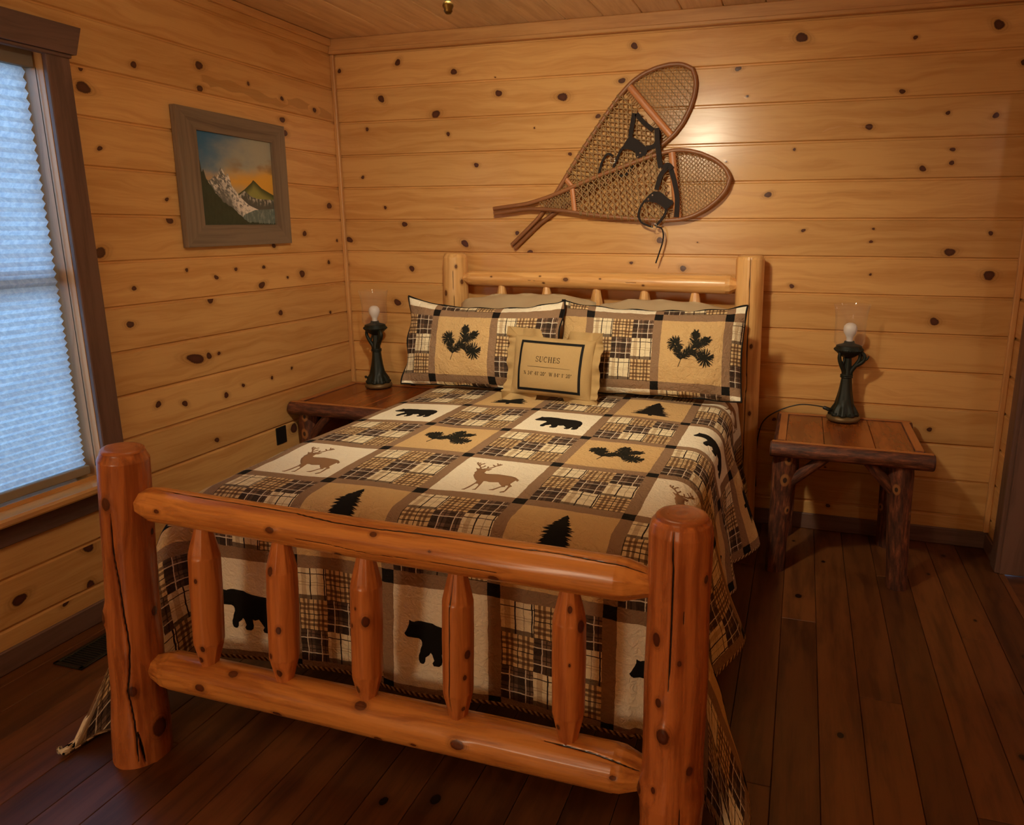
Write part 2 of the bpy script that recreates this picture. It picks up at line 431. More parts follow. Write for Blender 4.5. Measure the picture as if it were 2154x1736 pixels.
KB = [(0.044, 2.331, .010), (0.404, 2.353, .014), (0.729, 2.289, .014), (0.293, 2.177, .015), (0.616, 2.085, .019), (0.978, 2.172, .015), (1.323, 2.138, .019), (1.686, 2.351, .013), (1.627, 2.198, .012), (0.195, 2.025, .009), (0.684, 1.984, .009), (1.508, 2.04, .010), (1.362, 1.865, .008), (0.842, 1.823, .010), (0.149, 1.773, .008), (0.281, 1.609, .008), (0.397, 1.518, .013), (0.037, 1.432, .015), (0.761, 1.416, .016), (1.067, 1.473, .009), (1.138, 1.37, .014), (1.835, 1.439, .015), (1.689, 1.326, .007), (0.429, 1.276, .014), (0.012, 1.294, .009), (1.171, 1.997, .004), (0.961, 2.25, .003), (2.456, 2.336, .019), (2.929, 2.304, .008), (3.248, 2.332, .018), (2.181, 2.221, .010), (2.229, 2.099, .005), (2.896, 2.087, .009), (2.772, 1.944, .013), (3.089, 1.99, .008), (3.277, 1.972, .011), (3.36, 2.179, .010), (2.455, 1.856, .006), (3.123, 1.837, .008), (3.125, 1.781, .008), (3.01, 1.759, .011), (2.145, 1.809, .004), (2.348, 1.654, .012), (2.519, 1.489, .007), (2.828, 1.497, .005), (2.822, 1.439, .006), (3.313, 1.479, .008), (3.157, 1.395, .016), (3.327, 1.295, .018), (2.832, 1.289, .005), (2.022, 1.431, .003), (1.955, 1.302, .012), (2.483, 1.227, .009), (3.125, 1.08, .017), (3.155, 0.566, .009), (2.728, 0.131, .009), (0.326, 1.083, .017), (1.3, 0.9, .01), (0.4, .6, .012), (2.44, .56, .008), (2.7, .33, .006), (0.9, 0.55, .012)]
KL = [(-1.514, 1.989, .017, 1.7), (-1.286, 2.111, .011), (-1.481, 1.783, .008), (-1.205, 1.61, .007), (-1.204, 1.526, .014), (-1.514, 2.054, .008), (-1.542, 1.403, .019), (-1.414, 1.261, .008), (-1.145, 1.319, .007), (-1.453, 1.122, .013), (-1.372, 0.778, .012), (-1.238, 0.751, .012), (-0.86, 1.308, .008), (-0.984, 1.278, .009), (-0.674, 1.309, .008), (-0.699, 1.223, .015), (-0.391, 1.261, .016), (-0.507, 1.249, .007), (-1.033, 1.181, .013), (-0.583, 1.075, .012), (-1.152, 0.934, .019, 2.4), (-1.076, 0.934, .013), (-1.017, 0.936, .008), (-1.0, 0.736, .012), (-0.888, 0.76, .008), (-0.689, 0.758, .008), (-0.536, 0.78, .007), (-1.085, 0.543, .010), (-0.176, 1.034, .008), (-0.157, 1.311, .010), (-0.954, 2.174, .016), (-0.963, 2.079, .014), (-0.664, 2.152, .008), (-0.436, 2.123, .010), (-0.184, 2.106, .012), (-0.446, 2.022, .013), (-0.433, 1.96, .014), (-0.116, 1.617, .016), (-0.345, 1.468, .014), (-0.59, 1.411, .012), (-0.068, 1.428, .007), (-2.032, 0.232, .018), (-1.761, 0.309, .016), (-1.776, 0.16, .016), (-1.879, 0.138, .009), (-.56, .46, .022)]
WY0, WY1, WZ0, WZ1 = -2.52, -1.655, .575, 2.085     # window opening
wall('wall_back', lambda u, v, d: (u, d, v), -.03, RX + .03, -.03, H + .03, knots=KB,
     strips=[([(0.70, 1.60), (0.78, 1.605), (.86, 1.60)], .006, .3), ([(2.6, 1.66), (2.75, 1.665), (2.9, 1.655)], .008, .2)])
wall('wall_left', lambda u, v, d: (-d, u, v), RY - .03, .03, -.03, H + .03, holes=[(WY0, WY1, WZ0, WZ1)], knots=KL,
     strips=[([(-.96, 2.115), (-.75, 2.12), (-.5, 2.10), (-.3, 2.12), (-.02, 2.09)], .022, .42)])
rk = lambda n, a, b: [(random.uniform(a, b), random.uniform(.1, 2.4), random.uniform(.005, .016)) for _ in range(n)]
wall('wall_right', lambda u, v, d: (RX + d, -u, v), -.03, -RY + .03, -.03, H + .03, holes=[(.285, 1.21, -.1, 2.06)], knots=[k for k in rk(60, .1, 4.3) if not .25 < k[0] < 1.25])
wall('wall_front', lambda u, v, d: (RX - u, RY - d, v), -.03, RX + .03, -.03, H + .03, knots=rk(40, .1, 3.3))

def boards(name, mat, z, up, edges, y0, y1, joints, gap=.0016, th=.02):
    g = G(); kpos = []
    for k in range(len(edges) - 1):
        a, b = edges[k], edges[k + 1]; js = [y0] + joints(k) + [y1]
        for c, d in zip(js[:-1], js[1:]):
            lo = (a + gap / 2, c + .0008, z - th if up else z); hi = (b - gap / 2, d - .0008, z if up else z + th)
            box(g, lo, hi, .0014 if up else .004, axis=1)
            for _ in range(random.choice((0, 1, 1, 2))):
                kpos.append((random.uniform(a + .03, b - .03), random.uniform(c + .05, d - .05), g.rn[-1][0], random.uniform(.005, .013)))
    for (x, y, rn, s) in kpos:
        n = 18; t = np.linspace(0, 2 * pi, n, endpoint=False); P = []; LC = []; KN = []
        for q in (0, .5, .9, 1.05, 1.2, 1.6, 2.33):
            px = x + np.cos(t) * s * q; py = y + np.sin(t) * s * q * 1.3; pz = np.full(n, z + (.0005 if up else -.0005))
            P.append(np.stack([px, py, pz], 1)); LC.append(np.stack([py + rn * 9, pz + rn * 5, px + rn * 3], 1)); KN.append(np.full(n, max(0, 1.05 - .45 * q)))
        g.grid(np.array(P), np.array(LC), closed_v=True, kn=np.array(KN), rn=rn, smooth=False)
    return g
fe = sorted([2.669 + .13 * k for k in range(-21, 7)]); fe = [-.02] + [x for x in fe if .0 < x < RX] + [RX + .02]
g = boards('floor', FLOOR, 0, True, fe, RY - .04, .04, lambda k: sorted([-(((k * 1.37 + 1.0) % 2.3) + .15), -(((k * 1.37 + 1.0) % 2.3) + 2.2)][: 2 if ((k * 1.37 + 1.0) % 2.3) < 2. else 1]))
g.add([(-.1, RY - .1, -.021), (RX + .1, RY - .1, -.021), (RX + .1, .1, -.021), (-.1, .1, -.021)], [(0, 1, 2, 3)], smooth=False)
tag(g.build('floor', FLOOR, loc=(1.73, -2.2, 0)), kind='structure')
ce = sorted([1.343 + .19 * k for k in range(-8, 13)]); ce = [-.02] + [x for x in ce if 0 < x < RX] + [RX + .02]
g = boards('ceiling', CEIL, H, False, ce, RY - .04, .04, lambda k: [], gap=.002)
g.add([(-.1, RY - .1, H + .021), (RX + .1, RY - .1, H + .021), (RX + .1, .1, H + .021), (-.1, .1, H + .021)], [(3, 2, 1, 0)], smooth=False)
tag(g.build('ceiling', CEIL, loc=(1.73, -2.2, H)), kind='structure')

def st(name, mat, *boxes, b=.004):
    g = G()
    for lo, hi in boxes: box(g, lo, hi, b)
    return tag(g.build(name, mat), kind='structure')
st('trim_1', TRIM, ((0, -.022, 2.428), (RX, 0, H)), ((0, -.030, 2.412), (RX, 0, 2.432)))
st('trim_2', TRIM, ((0, RY, 2.452), (.018, -.022, H)))
st('trim_3', TRIM, ((0, -.022, .085), (.022, 0, 2.412)))
st('trim_4', TRIM, ((RX - .024, -.024, .085), (RX, 0, 2.412)))
st('trim_5', TRIM, ((RX - .018, RY, 2.452), (RX, -.022, H)))
st('baseboard_back', BROWN, ((0, -.014, 0), (RX, 0, .083)))
st('baseboard_left', BROWN, ((0, RY, 0), (.014, -.014, .083)))
st('baseboard_right', BROWN, ((RX - .014, RY, 0), (RX, -1.30, .083)), ((RX - .014, -.19, 0), (RX, -.014, .083)))

# ------------------------------------------------------------------ window, shade
W = empty('window_1', (0, (WY0 + WY1) / 2, WZ0), kind='structure')
yA, yB = WY0, WY1
g = G()
box(g, (0, yB, .575), (.02, yB + .088, 2.085)); box(g, (0, yA - .088, .575), (.02, yA, 2.085))
box(g, (0, yA - .088, .442), (.02, yB + .088, .530))
g.build('window_casing', BROWN, W)
g = G()                                   # head board with sloping ends
zb, zt = 2.085, 2.180
for sx in (0, .042): pass
hv = [(x, y, z) for x in (.0, .042) for (y, z) in ((yA - .095, zb), (yB + .098, zb), (yB + .128, zt), (yA - .125, zt))]
g.add(hv, [(0, 1, 2, 3), (7, 6, 5, 4), (0, 4, 5, 1), (1, 5, 6, 2), (2, 6, 7, 3), (3, 7, 4, 0)], lc=np.array(hv)[:, [1, 2, 0]], rn=.3, smooth=False)
box(g, (.0, yA - .09, zb - .012), (.03, yB + .09, zb + .001))
g.build('head_casing', BROWN, W)
g = G(); box(g, (-.145, yA - .12, .530), (.085, yB + .12, .560), .008, axis=1); g.build('window_sill', SILLW, W)
g = G()
for y0, y1 in ((yB, yB + .012), (yA - .012, yA)): box(g, (-.145, y0, .56), (-.001, y1, WZ1), .001)
box(g, (-.145, yA, WZ1), (-.001, yB, WZ1 + .012), .001)
g.build('window_jamb', TRIM, W)
g = G(); zs = (.56, 1.30, 1.345, WZ1)
for y0, y1, z0, z1 in ((yA, yA + .026, .56, WZ1), (yB - .026, yB, .56, WZ1), (yA, yB, .56, .61), (yA, yB, 1.295, 1.35), (yA, yB, 2.04, WZ1)):
    box(g, (-.140, y0, z0), (-.115, y1, z1), .002)
g.build('sash_frame', plain('white_sash', lin(225, 225, 222), .4), W)
mg = M('window_glass'); mg.n.remove(mg.b)
tr = mg.n.new('ShaderNodeBsdfTransparent'); gl = mg.n.new('ShaderNodeBsdfGlossy'); gl.inputs['Roughness'].default_value = .02
fr = mg.n.new('ShaderNodeFresnel'); ms = mg.n.new('ShaderNodeMixShader')
mg.nt.links.new(fr.outputs[0], ms.inputs[0]); mg.nt.links.new(tr.outputs[0], ms.inputs[1]); mg.nt.links.new(gl.outputs[0], ms.inputs[2]); mg.nt.links.new(ms.outputs[0], mg.out.inputs[0])
for z0, z1 in ((.60, 1.305), (1.34, 2.05)):
    g = G(); box(g, (-.130, yA + .020, z0), (-.126, yB - .020, z1), .0005); g.build('glass_pane', mg.mat, W)

SH = empty('window_shade', (-.05, (yA + yB) / 2, .57), 'pleated cellular window shade lowered to the sill, pale blue daylight glowing through', 'window shade')
ms_ = M('shade_fabric', .9, .1); t = ms_.attr('lc', True)
nz = ms_.noise(ms_.vmul(t, (0., 60., 60.)), 1., 4., .7); n2 = ms_.noise(ms_.vmul(t, (0., 6., 9.)), 1., 3.)
cc = ms_.mix(ms_.map(nz, .35, .65), lin(196, 206, 220), lin(244, 246, 250))
tl = ms_.n.new('ShaderNodeBsdfTranslucent'); ms_.put(cc, tl.inputs[0]); ms_.color(lin(205, 205, 205))
mx = ms_.n.new('ShaderNodeMixShader'); ms_.put(ms_.map(n2, .3, .7, .50, .62), mx.inputs[0])
ms_.nt.links.new(ms_.b.outputs[0], mx.inputs[1]); ms_.nt.links.new(tl.outputs[0], mx.inputs[2]); ms_.nt.links.new(mx.outputs[0], ms_.out.inputs[0])
zz = [.606]; 
while zz[-1] < 2.03: zz.append(zz[-1] + .0115 + .0055 * min(1, max(0, (zz[-1] - .7) / 1.1)))
prof = [( (-.052 + (.010 if k % 2 else -.004)), z) for k, z in enumerate(zz)]
P = np.array([[(x, y, z) for x, z in prof] for y in np.linspace(yA + .022, yB - .032, 12)])
g = G(); g.grid(P, None, smooth=False)
g.build('pleated_fabric', ms_.mat, SH)
g = G(); box(g, (-.062, yA + .014, .574), (-.036, yB - .022, .607), .003); g.build('bottom_rail', plain('shade_rail', lin(150, 136, 116), .5), SH)
g = G(); box(g, (-.066, yA + .006, 2.028), (-.030, yB - .007, 2.084), .003); g.build('head_rail', plain('shade_head', lin(120, 105, 88), .5), SH)
g = G(); tube(g, [(-.03, yB - .004, 2.03), (-.03, yB - .004, 1.4), (-.03, yB - .0045, .60)], .0013, 6); g.build('lift_cord', plain('dark_cord', lin(40, 34, 30), .7), SH)

# ------------------------------------------------------------------ door at the right edge
D = empty('door_1', (RX, -.73, 0), kind='structure')
g = G()
box(g, (RX - .022, -.279, 0), (RX, -.190, 2.07)); box(g, (RX - .022, -1.305, 0), (RX, -1.216, 2.07)); box(g, (RX - .026, -1.31, 2.07), (RX, -.185, 2.16))
g.build('door_casing', BROWN, D)
g = G()
box(g, (RX - .004, -.285, 0), (RX + .14, -.267, 2.078)); box(g, (RX - .004, -1.228, 0), (RX + .14, -1.21, 2.078)); box(g, (RX - .004, -1.21, 2.06), (RX + .14, -.285, 2.078))
g.build('door_jamb', BROWN, D)
g = G(); hx0, hx1, hy0, hy1 = RX + .13, 5.7, -2.7, -.02          # the lit hall beyond the open doorway
qd = lambda *v: g.add(v, [(0, 1, 2, 3)], rn=.4, smooth=False)
qd((hx0, hy0, H), (hx0, hy1, H), (hx1, hy1, H), (hx1, hy0, H))
qd((hx1, hy0, 0), (hx1, hy0, H), (hx1, hy1, H), (hx1, hy1, 0)); qd((hx0, hy0, 0), (hx0, hy0, H), (hx1, hy0, H), (hx1, hy0, 0)); qd((hx0, hy1, 0), (hx1, hy1, 0), (hx1, hy1, H), (hx0, hy1, H))
for a, b, z0, z1 in ((hy0, -1.22, 0, H), (-.275, hy1, 0, H), (-1.22, -.275, 2.07, H)): qd((hx0, a, z0), (hx0, b, z0), (hx0, b, z1), (hx0, a, z1))
tag(g.build('wall_hall', TRIM), kind='structure')
g = G(); g.add([(hx0 - .13, hy0, -.002), (hx1, hy0, -.002), (hx1, hy1, -.002), (hx0 - .13, hy1, -.002)], [(0, 1, 2, 3)], rn=.2, smooth=False); tag(g.build('floor_hall', FLOOR), kind='structure')

# ------------------------------------------------------------------ painting on the left wall
PN = empty('framed_painting', (.0, -.815, 1.42), 'mountain landscape painting in a wide weathered barn-board frame on the left wall', 'painting')
o_ = [(-1.150, 1.414), (-.488, 1.422), (-.476, 1.985), (-1.140, 1.990)]; i_ = [(-1.036, 1.508), (-.575, 1.513), (-.565, 1.900), (-1.030, 1.904)]
for k in range(4):
    a, b = k, (k + 1) % 4; g = G()
    q = [o_[a], o_[b], i_[b], i_[a]]
    V = [(x, *p) for x in (.004, .030) for p in q]; V[6] = (.022, *i_[b]); V[7] = (.022, *i_[a])
    dirv = np.array(o_[b]) - np.array(o_[a]); dirv /= np.linalg.norm(dirv); nv = np.array([-dirv[1], dirv[0]])
    lc = [(np.dot(v[1:], dirv) + k * 3.1, np.dot(v[1:], nv), v[0]) for v in V]
    g.add(V, [(0, 3, 2, 1), (4, 5, 6, 7), (0, 1, 5, 4), (1, 2, 6, 5), (2, 3, 7, 6), (3, 0, 4, 7)], lc, rn=.2 + .17 * k, smooth=False)
    g.build('frame_board', FRAMEW, PN)
m = M('painted_canvas', .45); lc = m.attr('lc', True); x, y, _ = m.xyz(lc)
n1 = m.noise(m.vmul(lc, (3.5, 5., 1.)), 1., 3.); n2 = m.noise(m.vmul(lc, (30., 12., 1.)), 1., 4.); n3 = m.noise(m.vec(x * 14. + y * 16., x * 9. - y * 5., 0.), 2.2, 4.)
sky = m.mix(m.map(x * .95 - y * .75 + .62 + (n1 - .5) * .7, -.05, .75), lin(46, 108, 148), lin(166, 164, 144))
sun = m.map(x * .45 + (n1 - .5) * .4 - (y - .50).abs() * 2.3 + .42, .22, .70); sky = m.mix(sun, sky, lin(226, 168, 64))
cl = m.map(n1 - (y - .68).abs() * 2.4, .3, .55) * m.map(x, .25, .6); sky = m.mix(cl * .75, sky, lin(140, 112, 76))
# far peak
far = m.curve(x, [(0, .30), (.45, .34), (.58, .42), (.68, .50), (.705, .53), (.73, .515), (.82, .44), (1, .36)])
c = m.mix(y.lt(far), sky, m.mix(m.map((far - y), 0., .12), lin(66, 74, 42), lin(148, 146, 78)))
mid = m.curve(x, [(0, .30), (.40, .30), (.52, .36), (.565, .405), (.60, .385), (.66, .34), (.75, .315), (1, .31)])
c = m.mix(y.lt(mid), c, m.mix(m.map(n2, .5, .62) * m.map(mid - y, .10, .0), lin(84, 86, 78), lin(196, 190, 178)))
rock = m.curve(x, [(0, .40), (.10, .47), (.155, .50), (.20, .545), (.225, .52), (.255, .57), (.285, .635), (.31, .61), (.345, .545), (.36, .58), (.38, .57), (.41, .45), (.5, .34), (.62, .24), (.8, .17), (1, .13)])
sn = m.map(n3 * .7 + n2 * .5 + (x - .3) * .35, .52, .72)
c = m.mix(y.lt(rock), c, m.mix(sn * m.map(rock - y, .34, .10), lin(104, 104, 98), lin(232, 224, 210)))
lake = m.curve(x, [(0, .0), (.45, .0), (.55, .13), (.7, .185), (1, .205)])
c = m.mix(y.lt(lake), c, m.mix(m.map(n2, .45, .7), lin(96, 112, 106), lin(136, 148, 140)))
hill = m.curve(x, [(0, .74), (.02, .66), (.04, .70), (.055, .56), (.075, .60), (.10, .50), (.13, .46), (.2, .36), (.3, .26), (.42, .19), (.52, .10), (.6, .045), (.8, .03), (1, .025)])
c = m.mix((y + (n2 - .5) * .05).lt(hill), c, m.mix(n2, lin(36, 48, 34), lin(62, 74, 56)))
m.color(c); m.bump(n2, .15, .001)
g = G(); V = [(.010, *p) for p in (i_[0], i_[1], i_[2], i_[3])]; V = [(.010, y - dy, z - dz) for (_, y, z), (dy, dz) in zip(V, ((.006, .006), (-.006, .006), (-.006, -.006), (.006, -.006)))]
g.add(V, [(0, 1, 2, 3)], [(0, 0, 0), (1, 0, 0), (1, 1, 0), (0, 1, 0)], smooth=False)
g.build('canvas', m.mat, PN)

# ------------------------------------------------------------------ floor register and outlet plate
V_ = empty('floor_vent', (.175, -1.90, 0), 'dark metal floor register with slats by the left baseboard', 'floor vent')
gm = plain('vent_metal', lin(52, 50, 40), .5, .5, .6)
x0, x1, y0, y1 = .105, .235, -2.03, -1.72
g = G(); 
for lo, hi in (((x0, y0, .0), (x0 + .016, y1, .007)), ((x1 - .016, y0, .0), (x1, y1, .007)), ((x0, y0, 0), (x1, y0 + .016, .007)), ((x0, y1 - .016, 0), (x1, y1, .007))): box(g, lo, hi, .002)
g.build('vent_frame', gm, V_)
g = G(); box(g, (x0 + .014, y0 + .014, .0005), (x1 - .014, y1 - .014, .002), .0003); g.build('vent_shade_plate', plain('vent_shade_black', (.004, .004, .004), .9), V_)  # black plate, its colour stands in for the shade below the slats
g = G()
for k in range(24):
    yy = y0 + .022 + k * .0118; box(g, (x0 + .014, yy, .002), (x1 - .014, yy + .0045, .0058), .001)
g.build('louvers', gm, V_)
g = G(); box(g, (0, -.700, .405), (.006, -.625, .495), .002)
tag(g.build('outlet_plate', plain('dark_plate', lin(22, 24, 22), .45)), 'dark wall outlet plate low on the left wall by the nightstand', 'outlet plate')
# ------------------------------------------------------------------ log bed
BED = empty('log_bed', (1.55, -1.2, 0), 'rustic peeled cedar log bed with fat round posts, spindled footboard and headboard', 'bed')
rr = random.Random(3)
def kn_rand(n, L, t0=-120, t1=120): return [(rr.uniform(.05, L - .05), rr.uniform(t0, t1), rr.uniform(.006, .012), rr.uniform(0, .003)) for _ in range(n)]
# foot posts
log((.777, -2.275, 0), (.852, -2.268, .925), [(0, .076), (.10, .074), (.22, .067), (.36, .068), (.50, .064), (.80, .062), (.905, .061), (.925, .052)],
    knots=[(.80, 6, .015, .004), (.25, 36, .014, .006), (.115, 82, .024, .012), (.47, 96, .012, .003), (.46, -30, .016, .010), (.70, 110, .008, .002)],
    cracks=[([(.02, 38), (.15, 36), (.25, 26), (.38, 34), (.55, 22), (.78, 12)], .0026), ([(.01, 52), (.12, 40)], .0045)],
    seed=1.3, ns=176, dl=.005).build('foot_post', LOGP, BED)
log((2.322, -2.26, 0), (2.326, -2.26, .915), [(0, .074), (.18, .070), (.25, .074), (.33, .068), (.45, .069), (.55, .070), (.7, .066), (.885, .067), (.907, .062), (.915, .055)],
    knots=[(.66, -32, .013, .001), (.45, -8, .016, .016), (.28, -58, .013, .012), (.52, -20, .009, .004), (.30, -25, .007, .001), (.62, 14, .006, .001), (.36, 40, .01, .004), (.80, 60, .008, .002)],
    cracks=[([(.915, 2), (.80, 2), (.68, 1), (.55, -4)], .0021), ([(.75, 14), (.70, 18)], .0015), ([(.3, 20), (.2, 24)], .0012)],
    seed=2.6, ns=192, dl=.005).build('foot_post', LOGP, BED)
log((.740, -.100, 0), (.748, -.100, 1.362), [(0, .070), (.5, .068), (.9, .066), (1.1, .067), (1.345, .064), (1.362, .055)],
    knots=[(1.22, 55, .011, .004), (1.30, 30, .009, .002), (1.03, 60, .010, .003), (1.16, -25, .013, .003), (1.0, -5, .009, .002)],
    cracks=[([(1.33, 20), (1.2, 24), (1.0, 15)], .0012)], seed=3.1, ns=128).build('head_post', LOGH, BED)
log((2.305, -.100, 0), (2.290, -.100, 1.366), [(0, .069), (.4, .067), (.9, .066), (1.355, .066), (1.366, .061)],
    knots=[(.95, 20, .010, .001), (.62, 25, .010, .001), (.75, -30, .007, .001)],
    cracks=[([(1.366, 12), (1.1, 10), (.8, 8), (.4, 6), (.1, 5)], .0020)], seed=4.7, ns=144).build('head_post', LOGH, BED)
# rails
def rail(name, x0, x1, zl, zr, y, r0, r1, mat, tl, tr, seed, knots, cracks=(), cone=.055, ten=.62, **k):
    L = x1 - x0
    pr = [(0, r0 * ten), (tl - x0, r0 * ten), (tl - x0 + cone, r0 * .97), (tl - x0 + cone + .02, r0), (L * .5, (r0 + r1) / 2 * 1.02), (tr - x0 - cone - .02, r1), (tr - x0 - cone, r1 * .97), (tr - x0, r1 * ten), (L, r1 * ten)]
    fc = [(tl - x0 - .005, tl - x0 + cone + .015, 9), (tr - x0 - cone - .015, tr - x0 + .005, 9)]
    return log((x0, y, zl), (x1, y, zr), pr, knots, cracks, seed, facet=fc, ns=k.get('ns', 144), dl=k.get('dl', .006), bend=k.get('bend', 0.)).build(name, mat, BED)
rail('foot_top_rail', .835, 2.325, .784, .758, -2.262, .046, .0475, LOGF, .872, 2.268, 5.2,
     [(.50, -8, .010, .005), (.78, -42, .008, .002), (1.085, 32, .011, .002), (.15, -5, .007, .001), (.68, 45, .009, .001), (.93, -20, .004, .0)],
     [([(.12, -84), (.35, -78), (.55, -74), (.66, -60), (.75, -64), (.95, -68), (1.2, -72), (1.43, -58)], .0022), ([(.55, 6), (.8, 14), (1.1, 8)], .0010)], bend=.004)
rail('foot_bottom_rail', .80, 2.325, .288, .285, -2.262, .052, .054, LOGF, .855, 2.268, 6.4,
     [(.26, -5, .013, .003), (.50, 28, .012, .002), (.745, -52, .014, .002), (.80, 30, .010, .002), (1.02, -12, .015, .004), (.9, 20, .007, .001), (1.25, 42, .010, .001), (.35, -62, .012, .001), (1.40, -15, .007, 0)],
     [([(1.22, -66), (1.35, -58), (1.46, -40)], .0022)])
rail('head_top_rail', .765, 2.29, 1.240, 1.234, -.108, .037, .046, LOGH, .802, 2.236, 7.7,
     [(.21, -18, .005, .001), (.48, -30, .005, .001), (.5, 20, .006, 0), (.62, -10, .012, .001), (1.02, 15, .006, .001), (.8, -20, .005, 0)],
     [([(.40, 2), (.46, 8)], .0012), ([(.9, -5), (1.0, 0)], .001)], dl=.006, ns=112, cone=.036, ten=.5)
rail('head_bottom_rail', .765, 2.30, .70, .70, -.108, .042, .042, LOGH, .80, 2.25, 8.8, [], dl=.02, ns=48)
# spindles
def spindle(xt, zt, xb, zb, y, r, mat, seed, knots, cracks=(), name='spindle', taper=.075, n=9, kk=.50, ns=100):
    L = sqrt((xt - xb) ** 2 + (zt - zb) ** 2)
    pr = [(0, r * kk), (.02, r * kk), (.02 + taper, r * .96), (.03 + taper, r), (L * .55, r * 1.03), (L - .03 - taper, r), (L - .02 - taper, r * .96), (L - .02, r * kk), (L, r * kk)]
    fc = [(.0, .03 + taper, n), (L - .03 - taper, L, n)]
    log((xb, y, zb), (xt, y, zt), pr, knots, cracks, seed, ns=ns, dl=.005, facet=fc, rough=.02).build(name, mat, BED)
SPK = [[(.30, 8, .006, .0), (.06, -2, .008, .001), (.10, 20, .008, .001)], [(.36, -10, .010, .001), (.07, 10, .010, 0), (.20, 20, .009, .0), (.12, -20, .007, 0)],
       [(.27, 30, .012, .006), (.07, -18, .009, .001), (.25, -28, .005, 0), (.30, -8, .004, 0)], [(.22, 60, .010, .002), (.16, 50, .006, .001), (.07, 50, .006, 0)],
       [(.38, 20, .007, 0), (.25, 20, .004, 0), (.34, 60, .012, .004), (.08, -30, .006, 0)]]
for k, (xt, xb) in enumerate(((1.084, 1.047), (1.325, 1.293), (1.567, 1.544), (1.812, 1.797), (2.084, 2.078))):
    cr = [([(.06, -12), (.2, -8), (.3, -4), (.42, -2)], .0014)] if k == 3 else []
    spindle(xt, .762 - .004 * k, xb, .300, -2.262, (.0385, .038, .0385, .037, .0375)[k], LOGS, 11.3 + k * 1.7, SPK[k], cr)
for k, x in enumerate((1.018, 1.268, 1.538, 1.785, 2.036)):
    spindle(x, 1.222, x - .005, .71, -.106, .036, LOGH, 21.3 + k * 1.9, [(.40, 0, .006, 0), (.3, 30, .007, 0)], taper=.08, ns=64)

# ------------------------------------------------------------------ mattress and box spring
def softbox(g, lo, hi, r, n=10, **k):
    lo = np.asarray(lo, float); hi = np.asarray(hi, float)
    th = np.linspace(-pi / 2, pi / 2, 9); prof = []
    for t in th:
        prof.append((r * (1 - cos(t)), (lo[2] + r + r * sin(t)) if t < 0 else (hi[2] - r + r * sin(t))))
    rings = []
    for ins, z in prof:
        ring = []; rc = .05
        for cx, cy, a0 in ((hi[0] - rc, hi[1] - rc, 0), (lo[0] + rc, hi[1] - rc, 90), (lo[0] + rc, lo[1] + rc, 180), (hi[0] - rc, lo[1] + rc, 270)):
            for a in np.radians(np.linspace(a0, a0 + 90, 6)): ring.append((cx + (rc - ins) * cos(a), cy + (rc - ins) * sin(a), z))
        rings.append(ring)
    R = np.array(rings); g.grid(R, None, closed_v=True, flip=True, **k); m = R.shape[1]
    g.add(R[0], [tuple(range(m))[::-1]]); g.add(R[-1], [tuple(range(m))])
m = M('green_ticking', .85, .15); t = m.attr('lc', True); x, y, z = m.xyz(t)
d1 = ((x + z + y) * 9.).fract(); d2 = ((x - z + y) * 9.).fract(); ln = d1.lt(.05).max(d2.lt(.05))
m.color(m.mix(ln, lin(56, 64, 32), lin(84, 90, 50))); m.bump(m.noise(t, 90., 3.) - ln * .8, .3, .003)
g = G(); softbox(g, (.850, -2.045, .225), (2.212, -.20, .455), .02)
tag(g.build('box_spring', m.mat), 'dark green covered box spring showing under the quilt hem behind the footboard', 'box spring')
g = G(); softbox(g, (.862, -2.030, .456), (2.198, -.18, .720), .05)
tag(g.build('mattress', plain('mattress_ticking', lin(215, 208, 196), .9, .1)), 'thick mattress lying on the log bed wholly under the patchwork quilt', 'mattress')

